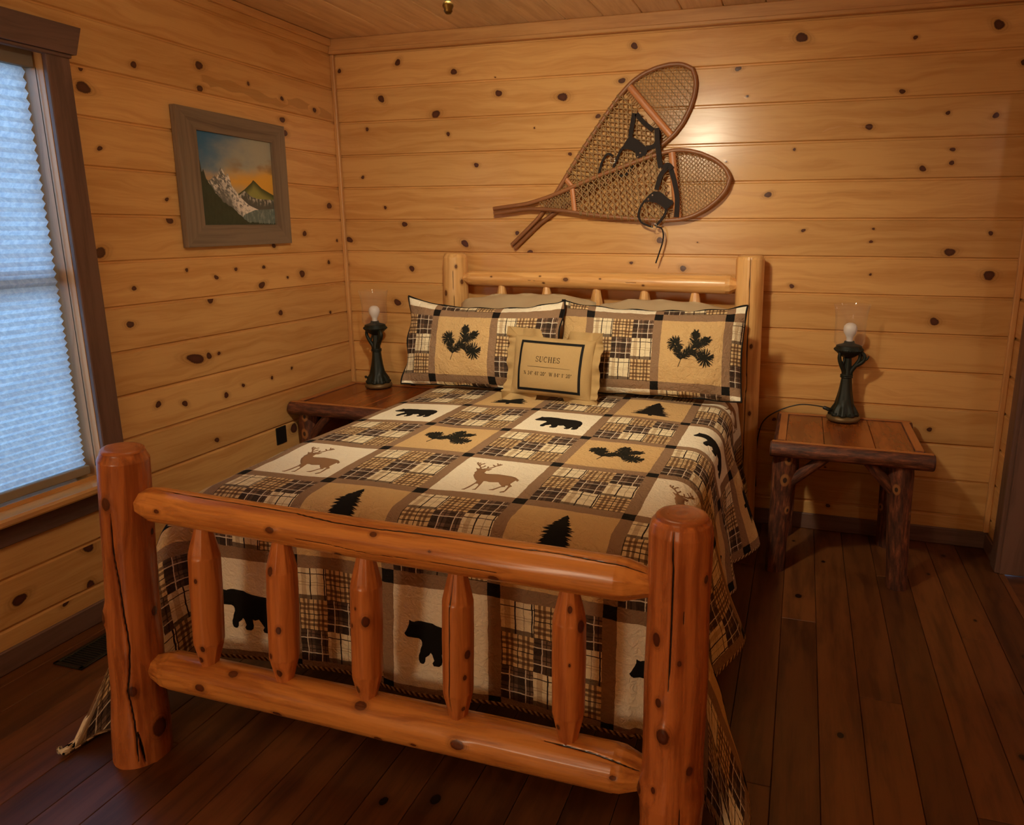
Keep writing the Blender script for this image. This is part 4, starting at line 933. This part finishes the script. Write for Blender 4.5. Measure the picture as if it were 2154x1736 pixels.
# ------------------------------------------------------------------ rustic nightstands
def nightstand(c, label, seed):
    T = empty('nightstand', c, label, 'nightstand', 'rustic bark nightstands'); c = np.array(c)
    rs = random.Random(5)
    hx, hy = .298, .283
    xs = (-hx + .03, -.098, .105, hx - .03)
    for k in range(3):
        g = G(); box(g, c + (xs[k] + .0008, -hy + .03, .588), c + (xs[k + 1] - .0008, hy - .03, .608), .002, axis=1, rn=.2 + .3 * k); g.build('top_board', TABLE, T)
    def edge(p0, p1, sd):
        g = log(c + p0, c + p1, [(0, .034), (9, .036)], [], [], sd, ns=40, dl=.012, rough=.03)
        v = g.v[0]; cut = v[:, 2] > c[2] + .6135; v[cut, 2] = .6135 + c[2]
        for vv in g.v[1:]: vv[:, 2] = np.minimum(vv[:, 2], c[2] + .6137)
        o = g.build('bark_edging', BARK, T)
        g2 = G(); a = np.array(p0) + c; b = np.array(p1) + c; d = (b - a) / np.linalg.norm(b - a); nn = np.array([-d[1], d[0], 0]) * (.010 if abs(d[0]) > .5 else .016)
        z = np.array([0, 0, .6142 + c[2] - a[2]]); V = [a - nn + z, b - nn + z, b + nn + z, a + nn + z]
        V += [q - np.array([0, 0, .004]) for q in V]
        g2.add(V, [(0, 1, 2, 3), (0, 4, 5, 1), (1, 5, 6, 2), (2, 6, 7, 3), (3, 7, 4, 0)], lc=np.array(V)[:, [0, 1, 2]] if abs(d[0]) > .5 else np.array(V)[:, [1, 0, 2]], rn=.6, smooth=False)
        g2.build('sanded_top', BARE, o)
    e = .026
    edge((-hx - .012, -hy + e, .578), (hx + .022, -hy + e, .574), 1.2 + seed); edge((-hx, hy - e, .578), (hx, hy - e, .578), 2.4 + seed)
    edge((-hx + e, -hy + .05, .580), (-hx + e, hy - .05, .580), 3.1 + seed); edge((hx - e, -hy + .05, .580), (hx - e, hy - .05, .580), 4.2 + seed)
    LG = (((-.272, -.205, 0), (-.246, -.205, .575), [(.44, 5, .018, .004), (.30, 40, .012, .003), (.535, 12, .016, .006)]), ((.238, -.225, 0), (.205, -.215, .575), [(.45, -20, .015, .004), (.33, 60, .013, .004)]),
          ((-.245, .215, 0), (-.240, .215, .575), [(.3, -50, .01, .002)]), ((.235, .215, 0), (.23, .215, .575), [(.2, -60, .012, .003)]))
    for k, (a, b, kk) in enumerate(LG):
        L = .575
        log(c + a, c + b, [(0, .040), (.1, .041), (.35, .046), (.5, .054), (.575, .050)], kk, [([(.0, 8), (.12, 9)], .0018)], seed + 5.3 + k * 1.1, ns=72, dl=.008, rough=.045, cap=(True, False)).build('leg', BARK, T)
    for a, b in (((-.245, -.215, .405), (-.085, -.250, .560)), ((.21, -.225, .405), (.075, -.250, .560)), ((-.252, -.19, .40), (-.265, -.04, .56)), ((.225, -.2, .40), (.262, -.04, .56)), ((-.24, .21, .40), (-.09, .245, .56)), ((.23, .21, .4), (.09, .245, .56))):
        log(c + a, c + b, [(0, .016), (.03, .023), (9, .022)], [], [], seed + rs.random() * 9, ns=32, dl=.012, rough=.04).build('brace', BARK, T)
    return T
nightstand((2.763, -.320, 0), 'rustic bark-log nightstand standing right of the bed against the back wall', .3)
nightstand((.325, -.320, 0), 'rustic bark-log nightstand in the corner left of the bed, half hidden by the quilt', 2.7)

# ------------------------------------------------------------------ table lamps
BRZ = plain('dark_verdigris', lin(30, 33, 25), .5, .4, .2, .35, 40.); BRW = plain('worn_bronze', lin(112, 88, 54), .45, .4, .4, .3, 30.)
gm_ = M('clear_glass'); gm_.n.remove(gm_.b)
tr = gm_.n.new('ShaderNodeBsdfTransparent'); tr.inputs[0].default_value = (.985, .98, .975, 1); gl = gm_.n.new('ShaderNodeBsdfGlossy'); gl.inputs['Roughness'].default_value = .04
lw_ = gm_.n.new('ShaderNodeLayerWeight'); lw_.inputs[0].default_value = .12; ms2 = gm_.n.new('ShaderNodeMixShader')
gm_.put(E(gm_, lw_.outputs['Fresnel']) * .30 + .012, ms2.inputs[0]); gm_.nt.links.new(tr.outputs[0], ms2.inputs[1]); gm_.nt.links.new(gl.outputs[0], ms2.inputs[2]); df_ = gm_.n.new('ShaderNodeBsdfDiffuse'); df_.inputs[0].default_value = (.9, .9, .88, 1); ms3 = gm_.n.new('ShaderNodeMixShader')
gm_.put(E(gm_, lw_.outputs['Facing']).pow(3.) * .26 + .035, ms3.inputs[0]); gm_.nt.links.new(ms2.outputs[0], ms3.inputs[1]); gm_.nt.links.new(df_.outputs[0], ms3.inputs[2]); gm_.nt.links.new(ms3.outputs[0], gm_.out.inputs[0])
BULB = plain('frosted_bulb', lin(228, 222, 218), .35, .5)
def make_lamp(c):
    L = empty('table_lamp', c, 'x', 'lamp', 'antler table lamps'); c = np.array(c, float)
    g = G(); lathe(g, [(.0, 0), (.070, 0), (.0755, .006), (.076, .014), (.072, .022), (.064, .027), (.0, .027)], c); g.build('base', BRW, L)
    g = G(); w5 = lambda th, z: 1 + .07 * np.sin(th * 9) * (z < .075) + .06 * np.sin(th * 5 + z * 14) * (z >= .075)
    lathe(g, [(.0, .026), (.066, .026), (.067, .033), (.060, .040), (.059, .050), (.054, .058), (.051, .064), (.046, .072), (.042, .085), (.036, .110), (.031, .135), (.027, .165), (.0235, .200), (.0215, .225), (.019, .25), (.016, .29), (.014, .31)], c, 60, wob=w5)
    tube(g, [c + (.0245 * cos(t), .0245 * sin(t), .208) for t in np.linspace(0, 2 * pi, 24, endpoint=False)], .0045, 8, closed=True); tube(g, [c + (.0245 * cos(t), .0245 * sin(t), .216) for t in np.linspace(0, 2 * pi, 24, endpoint=False)], .0045, 8, closed=True)
    for t in np.linspace(0, 2 * pi, 18, endpoint=False):       # leaf scallops
        lathe(g, [(0, -.006), (.005, -.004), (.007, 0), (.005, .004), (0, .006)], c + (.061 * cos(t), .061 * sin(t), .036), 8)
    g.build('stem', BRZ, L)
    g = G()
    for a, o, tw in ((205, .050, 0), (335, .052, 1), (90, .048, 0)):
        d = np.array([cos(radians(a)), sin(radians(a)), 0])
        P = smooth_path([c + d * .012 + (0, 0, .205), c + d * .018 + (0, 0, .235), c + d * .036 + (0, 0, .265), c + d * o + (0, 0, .298), c + d * (o - .002) + (0, 0, .330)], 6)
        tube(g, P, np.linspace(.0125, .0075, len(P)), 10)
        if tw:
            P = smooth_path([c + d * .034 + (0, 0, .262), c + d * .056 + (0, 0, .276), c + d * .070 + (0, 0, .292), c + d * .070 + (0, 0, .312), c + d * .058 + (0, 0, .326)], 6)
            tube(g, P, np.linspace(.010, .009, len(P)), 10)
            tube(g, smooth_path([c + d * .064 + (0, 0, .288), c + d * .082 + (0, 0, .297), c + d * .09 + (0, 0, .312)], 5), np.linspace(.007, .003, 11), 8)
        else: tube(g, smooth_path([c + d * .034 + (0, 0, .262), c + d * .022 + (0, 0, .285), c + d * .02 + (0, 0, .302)], 5), np.linspace(.007, .003, 11), 8)
    g.build('antler_branch', BRZ, L)
    g = G(); lathe(g, [(.0, .298), (.018, .298), (.030, .304), (.046, .316), (.055, .326), (.062, .330), (.064, .337), (.062, .344), (.057, .347), (.057, .354), (.050, .358), (.034, .362), (.024, .367), (.022, .376), (.0, .376)], c, 48)
    for t in np.linspace(0, 2 * pi, 40, endpoint=False): lathe(g, [(0, -.0042), (.003, -.003), (.0042, 0), (.003, .003), (0, .0042)], c + (.0625 * cos(t), .0625 * sin(t), .337), 6)
    g.build('lamp_bowl', BRZ, L)
    g = G(); lathe(g, [(.0145, .374), (.0145, .392), (.020, .402), (.0285, .418), (.0305, .432), (.028, .446), (.020, .456), (.010, .4605), (.0, .4615)], c, 32); g.build('bulb', BULB, L)
    g = G(); pr = [(.053, .352), (.060, .356), (.0675, .370), (.0685, .39), (.068, .43), (.0685, .47), (.071, .50), (.075, .525), (.081, .546)]
    lathe(g, pr, c, 48); g.build('glass_shade', gm_.mat, L)
    g = G(); a = radians(190); d = np.array([cos(a), sin(a), 0]); tube(g, [c + d * .04 + (0, 0, .052), c + d * .075 + (0, 0, .052)], .003, 8)
    lathe(g, [(0, -.008), (.006, -.006), (.008, 0), (.006, .006), (0, .008)], c + d * .078 + (0, 0, .052), 10); g.build('switch_knob', BRZ, L)
    return L
lampR = make_lamp((2.757, -.125, .6145))
def copy_tree(o, parent=None):
    c = o.copy(); COL.objects.link(c); c.parent = parent
    for ch in list(o.children): copy_tree(ch, c)
    return c
lampL = copy_tree(lampR); lampL.location = (.257, -.135, .6145); lampL.rotation_euler = (0, 0, radians(-8))
lampR['label'] = 'antler table lamp with clear glass shade on the right nightstand, black cord running left'
lampL['label'] = 'antler table lamp with clear glass shade in the corner on the left nightstand'
lampR.rotation_euler = (0, 0, radians(14))
CORD = plain('black_cord', lin(20, 18, 16), .5)
g = G(); cp = smooth_path([(2.700, -.100, .640), (2.684, -.10, .659), (2.62, -.095, .668), (2.55, -.09, .664), (2.466, -.085, .630), (2.40, -.075, .577), (2.372, -.04, .50), (2.36, -.02, .34), (2.37, -.015, .2)], 8)
ci = np.array(cp); inv = Matrix.Rotation(-radians(14), 3, 'Z'); base = np.array((2.757, -.125, .6145))
toL = lambda P: np.array([np.array(inv @ Vector(q - base)) + base for q in np.asarray(P, float)])
tube(g, toL(ci), .0028, 8); CO = g.build('power_cord', CORD, lampR)
g = G(); tube(g, toL([(2.702, -.1, .652), (2.698, -.1, .653), (2.670, -.099, .661), (2.664, -.099, .662)]), [.004, .0075, .0075, .004], 10, flat=(1.2, .9)); g.build('inline_switch', CORD, CO)

# ------------------------------------------------------------------ snowshoes
RAW = M('rawhide_lacing', .55); t = RAW.attr('lc', True); RAW.color(RAW.mix(RAW.noise(t, 60., 2.), lin(176, 140, 90), lin(128, 96, 58))); RAW = RAW.mat
LEATHER = plain('dark_leather', lin(34, 23, 18), .65, .2, nz=.2, ns=60.); STEEL = plain('buckle_metal', lin(200, 195, 185), .25, .5, 1.)
HW = [(0, .012), (.16, .0125), (.25, .030), (.32, .049), (.405, .076), (.48, .098), (.565, .120), (.66, .143), (.74, .159), (.80, .1625), (.85, .152), (.90, .128), (.945, .095), (.975, .062), (.990, .034), (1., -.003)]
def snowshoe(tail, toe, y, ysl, label, straps, plates, rivets, buckles):
    """axis tail -> toe in the wall plane (x, z); y is the depth in front of the wall"""
    A = np.array([tail[0], y, tail[1]]); Bv = np.array([toe[0], y + ysl, toe[1]]); Lx = np.linalg.norm(Bv - A); ax = (Bv - A) / Lx
    nn = np.cross(ax, (0, 1, 0)); nn /= np.linalg.norm(nn); fy = np.cross(nn, ax)
    if fy[1] > 0: fy = -fy
    at = lambda s, w, d=0.: A + ax * s * Lx + nn * w + fy * d
    S = empty('snowshoe', tuple((A + Bv) / 2), label, 'snowshoe', 'crossed snowshoes on the back wall')
    hs = np.array([a for a, _ in HW]); hv = np.array([b for _, b in HW])
    ss = 1 - (1 - np.linspace(0, 1, 90)) ** 1.6; hw = np.interp(ss, hs, hv); k = np.array([.25, .5, .25])
    for _ in range(2): hw[1:-1] = np.convolve(hw, k, 'valid')
    half = lambda s: np.interp(s, ss, hw)
    for sd in (1, -1):
        g = G(); e = np.array([at(s, sd * (w - (.010 if s < .2 else 0) * 0), .004) for s, w in zip(ss, hw)])
        tube(g, e, .0105, 10, flat=(1., .95), up=fy, rn=.3 + .2 * sd); g.build('frame_rail', SHOEW, S)
    for s, th in ((.785, .019), (.36, .014)):
        w = half(s) - .004; g = G(); box_pts = [at(s, -w, .004), at(s, w, .004)]
        tube(g, [box_pts[0] + (box_pts[1] - box_pts[0]) * f for f in np.linspace(0, 1, 8)], th, 8, flat=(1., .45), up=fy, rn=.7); g.build('crossbar', SHOEB, S)
    g = G()
    def strand(a, b, r, d=.004):
        """clip a line in (s, w) to the frame and lay a lace"""
        n = 60; f = np.linspace(0, 1, n); s = a[0] + (b[0] - a[0]) * f; w = a[1] + (b[1] - a[1]) * f
        ok = (np.abs(w) < half(s) - .006) & (s > lim[0]) & (s < lim[1]); i = np.where(ok)[0]
        if len(i) < 2: return
        s0, s1 = s[i[0]], s[i[-1]]; w0, w1 = w[i[0]], w[i[-1]]; m_ = max(3, int(len(i) / 4)); q = np.linspace(0, 1, m_)
        P = [at(s0 + (s1 - s0) * x, w0 + (w1 - w0) * x, d + .0016 * sin(x * m_ * 2.2)) for x in q]
        tube(g, P, r, 5, caps=False)
    Wm = .18
    for lim, st, sl, r, cr in (((.788, .995), .0165, 1.0, .0013, .021), ((.375, .755), .0235, .85, .0027, .026), ((.20, .355), .014, .9, .0013, .017)):
        for o in np.arange(lim[0] - .35, lim[1] + .35, st):
            strand((o, -Wm), (o + 2 * Wm / Lx * sl, Wm), r, .003); strand((o, Wm), (o + 2 * Wm / Lx * sl, -Wm), r, .0055)
        for o in np.arange(lim[0], lim[1], cr): strand((o, -Wm), (o, Wm), r * 1.1, .0045)
    lim = (.755, .79)
    for w in np.arange(-.145, .15, .0115):
        if abs(w + .0) > .05: strand((.752, w), (.79, w), .0022, .004)
    lim = (.345, .39)
    for w in np.arange(-.07, .075, .010): strand((.345, w), (.39, w), .0016, .004)
    g.build('lacing', RAW, S)
    for sd in (1, -1):                           # wraps round the rails
        g = G()
        for s in np.arange(.385, .75, .0285):
            w = half(s); P = [at(s, sd * w + .0118 * cos(t), .004 + .0118 * sin(t)) for t in np.linspace(0, 2 * pi, 12, endpoint=False)]
            tube(g, P, .0032, 5, closed=True)
            P = [at(s + .006, sd * w + .0118 * cos(t), .004 + .0118 * sin(t)) for t in np.linspace(0, 2 * pi, 12, endpoint=False)]; tube(g, P, .0030, 5, closed=True)
        g.build('rail_wrapping', RAW, S)
    H_ = None
    for pts, w, dy in straps:
        g = G(); P = smooth_path([np.array([x, yy, z]) for (x, z), yy in zip(pts, np.full(len(pts), y - dy))], 6); ribbon(g, P, w, .003); o = g.build('harness_strap', LEATHER, S)
    for poly, dy in plates:
        g = G(); c = smooth_path([np.array([x, y - dy, z]) for x, z in poly] + [np.array([poly[0][0], y - dy, poly[0][1]])], 4)[:-1]; n = len(c)
        g.add(c, [tuple(range(n))], smooth=False); g.add(c - (0, .004, 0), [tuple(range(n))[::-1]], smooth=False); R2 = np.array([c, c - (0, .004, 0)]); g.grid(R2, None, closed_v=True, smooth=False)
        PL = g.build('toe_harness', LEATHER, S)
        for x, z in rivets:
            g = G(); lathe(g, [(0, .003), (.003, .0025), (.005, .001), (.0055, 0)], (0, 0, 0), 12); v = g.v[0]; g.v[0] = np.stack([v[:, 0] + x, y - dy - .0035 - v[:, 2], v[:, 1] + z], 1); g.build('rivet', STEEL, PL)
    for x, z in buckles:
        g = G(); q = .011; tube(g, [(x - q, y - .028, z - q), (x + q, y - .028, z - q), (x + q, y - .028, z + q), (x - q, y - .028, z + q)], .0022, 6, closed=True); g.build('buckle', STEEL, S)
    return S
snowshoe((1.052, 1.402), (1.972, 2.228), -.018, .0, 'upper snowshoe tilted steeply, hung behind the other above the headboard',
    [([(1.70, 2.041), (1.691, 1.989), (1.682, 1.933)], .022, .018), ([(1.711, 2.038), (1.745, 1.999), (1.793, 1.96)], .022, .018), ([(1.761, 1.876), (1.801, 1.888), (1.824, 1.922), (1.819, 1.959)], .020, .020),
     ([(1.652, 1.889), (1.632, 1.864), (1.615, 1.826), (1.601, 1.794), (1.612, 1.771), (1.633, 1.752), (1.661, 1.754), (1.688, 1.786), (1.718, 1.83)], .012, .020), ([(1.597, 1.846), (1.569, 1.856), (1.542, 1.822), (1.528, 1.776), (1.523, 1.75)], .011, .018),
     ([(1.819, 1.965), (1.824, 1.897), (1.833, 1.833), (1.841, 1.783)], .024, .052)],
    [([(1.658, 1.908), (1.679, 1.933), (1.713, 1.922), (1.747, 1.896), (1.768, 1.873), (1.758, 1.842), (1.732, 1.823), (1.714, 1.837), (1.707, 1.862), (1.673, 1.876), (1.645, 1.877)], .021)], [(1.734, 1.856), (1.721, 1.838)], [(1.598, 1.823)])
snowshoe((.957, 1.585), (2.170, 1.732), -.046, .004, 'lower snowshoe lying nearly level, hung in front of the other above the headboard',
    [([(1.871, 1.782), (1.845, 1.751), (1.832, 1.713), (1.823, 1.681)], .022, .020), ([(1.891, 1.775), (1.909, 1.718), (1.925, 1.641), (1.924, 1.551)], .023, .016), ([(1.851, 1.778), (1.877, 1.793), (1.897, 1.776)], .026, .022),
     ([(1.766, 1.63), (1.743, 1.591), (1.737, 1.558), (1.751, 1.528), (1.783, 1.512), (1.81, 1.505)], .010, .020), ([(1.876, 1.596), (1.867, 1.564), (1.844, 1.531), (1.821, 1.508)], .011, .020),
     ([(1.824, 1.506), (1.851, 1.499), (1.862, 1.472), (1.86, 1.433), (1.844, 1.379), (1.828, 1.329)], .007, .016)],
    [([(1.813, 1.674), (1.847, 1.668), (1.881, 1.641), (1.909, 1.622), (1.889, 1.596), (1.869, 1.59), (1.842, 1.61), (1.807, 1.623), (1.773, 1.623), (1.76, 1.623), (1.786, 1.655)], .023)], [(1.805, 1.655), (1.785, 1.636)], [(1.817, 1.508)])

# ------------------------------------------------------------------ ceiling light over the foot of the bed
CX, CY = 1.731, -2.05
CL = empty('ceiling_light', (CX, CY, H), 'ceiling light on a verdigris rod, brass finial hanging at the top edge', 'ceiling light')
c0 = np.array([CX, CY, 0.])
g = G(); lathe(g, [(0, H), (.065, H), (.068, H - .012), (.05, H - .03), (.012, H - .036)], c0, 32); g.build('canopy', BRZ, CL)
g = G(); lathe(g, [(.009, H - .03), (.009, 2.30), (.030, 2.295), (.045, 2.27), (.045, 2.235), (.030, 2.21), (.012, 2.20), (.0072, 2.19), (.0068, 1.985)], c0, 24)
for a in (45, 135, 225, 315):
    d = np.array([cos(radians(a)), sin(radians(a)), 0]); tube(g, smooth_path([c0 + d * .04 + (0, 0, 2.25), c0 + d * .10 + (0, 0, 2.235), c0 + d * .16 + (0, 0, 2.255), c0 + d * .17 + (0, 0, 2.285)], 6), .006, 8)
    lathe(g, [(0, 2.283), (.026, 2.285), (.028, 2.293), (.018, 2.305), (.0, 2.305)], c0 + d * .17, 20)
g.build('stem', plain('verdigris', lin(92, 112, 84), .5, .4, .3, .2, 60.), CL)
g = G(); lathe(g, [(.0068, 1.990), (.0115, 1.986), (.0125, 1.980), (.009, 1.973), (.010, 1.970), (.006, 1.9645), (0, 1.963)], c0, 20); g.build('finial', plain('brass', lin(130, 104, 52), .4, .5, .9), CL)
KEL = (1., .89, .65)
me_ = M('lit_bulb'); em = me_.n.new('ShaderNodeEmission'); em.inputs[0].default_value = (*KEL, 1); em.inputs[1].default_value = 85.; me_.nt.links.new(em.outputs[0], me_.out.inputs[0])
for a in (45, 135, 225, 315):
    d = np.array([cos(radians(a)), sin(radians(a)), 0]); q = c0 + d * .17 + (0, 0, 2.335)
    g = G(); lathe(g, [(.0, -.033)] + [(.036 * cos(t), .036 * sin(t)) for t in np.linspace(-1.2, pi / 2 - .02, 12)], q, 20); g.build('glowing_bulb', me_.mat, CL)

sl = bpy.data.lights.new('added_spot', 'SPOT'); sl.energy = 108.; sl.color = KEL; sl.spot_size = radians(116); sl.spot_blend = 1.; sl.shadow_soft_size = .06  # spot added below the fixture to concentrate light on bed and back wall
so_ = bpy.data.objects.new('added_spot', sl); COL.objects.link(so_); so_.location = (CX + .03, CY + .02, 2.17)
so_.rotation_euler = (Vector((1.42, -.55, 1.1)) - so_.location).to_track_quat('-Z', 'Y').to_euler()

def lamp(name, loc, e, col, r):
    l = bpy.data.lights.new(name, 'POINT'); l.energy = e; l.color = col; l.shadow_soft_size = r
    o = bpy.data.objects.new(name, l); COL.objects.link(o); o.location = loc; return o
lamp('rear_fill_light', (1.15, -5.7, 1.35), 66., KEL, .28)  # unseen point light added behind the camera to fill the footboard front
lamp('hall_lamp', (5.0, -1.02, 2.0), 16., (1., .95, .88), .10)
lamp('hall_lamp_near', (4.15, -2.0, 2.1), 9., (1., .95, .88), .08)

# ------------------------------------------------------------------ daylight
wd = bpy.data.worlds.new('daylight'); scene.world = wd; wd.use_nodes = True
bg = wd.node_tree.nodes['Background']; bg.inputs[1].default_value = 8.2
wn = wd.node_tree.nodes; wl = wd.node_tree.links; tc = wn.new('ShaderNodeTexCoord'); sx = wn.new('ShaderNodeSeparateXYZ'); wr = wn.new('ShaderNodeValToRGB')
mr = wn.new('ShaderNodeMapRange'); mr.inputs[1].default_value = -1.; wl.new(tc.outputs['Generated'], sx.inputs[0]); wl.new(sx.outputs[2], mr.inputs[0]); wl.new(mr.outputs[0], wr.inputs[0]); wl.new(wr.outputs[0], bg.inputs[0])
e = wr.color_ramp.elements; e[0].position = .47; e[0].color = (.10, .16, .20, 1); e[1].position = .54; e[1].color = (.35, .64, 1., 1)
pl_ = bpy.data.lights.new('window_portal', 'AREA'); pl_.shape = 'RECTANGLE'; pl_.size = 1.56; pl_.size_y = .90; pl_.cycles.is_portal = True
po = bpy.data.objects.new('window_portal', pl_); COL.objects.link(po); po.location = (-.150, (WY0 + WY1) / 2, 1.32); po.rotation_euler = (0, radians(-90), 0)

# ------------------------------------------------------------------ camera
YAW, PITCH, ROLL, F_, PX_, PY_ = .295532190, .221181122, .001860524, 1521.0343, 1220.8804, 824.5625
fw = Vector((-sin(YAW) * cos(PITCH), cos(YAW) * cos(PITCH), -sin(PITCH))); r_ = Vector((cos(YAW), sin(YAW), 0)); u_ = r_.cross(fw)
r2 = r_ * cos(ROLL) + u_ * sin(ROLL); u2 = -r_ * sin(ROLL) + u_ * cos(ROLL)
cd_ = bpy.data.cameras.new('camera'); cam = bpy.data.objects.new('camera', cd_); COL.objects.link(cam)
M4 = Matrix((r2, u2, -fw)).transposed().to_4x4(); M4.translation = (2.532534, -3.657889, 1.492602); cam.matrix_world = M4
cd_.sensor_width = 36; cd_.lens = F_ / 2154 * 36; cd_.shift_x = -(PX_ - 1077) / 2154; cd_.shift_y = (PY_ - 868) / 2154; cd_.clip_start = .05
scene.camera = cam
vs = scene.view_settings; vs.view_transform = 'Standard'; vs.look = 'None'; vs.gamma = 1; vs.use_curve_mapping = False
vs.exposure = -.12
scene.cycles.use_denoising = True
scene.cycles.max_bounces = 10; scene.cycles.diffuse_bounces = 6; scene.cycles.transparent_max_bounces = 12
scene.cycles.caustics_reflective = False; scene.cycles.caustics_refractive = False; scene.cycles.sample_clamp_indirect = 8.
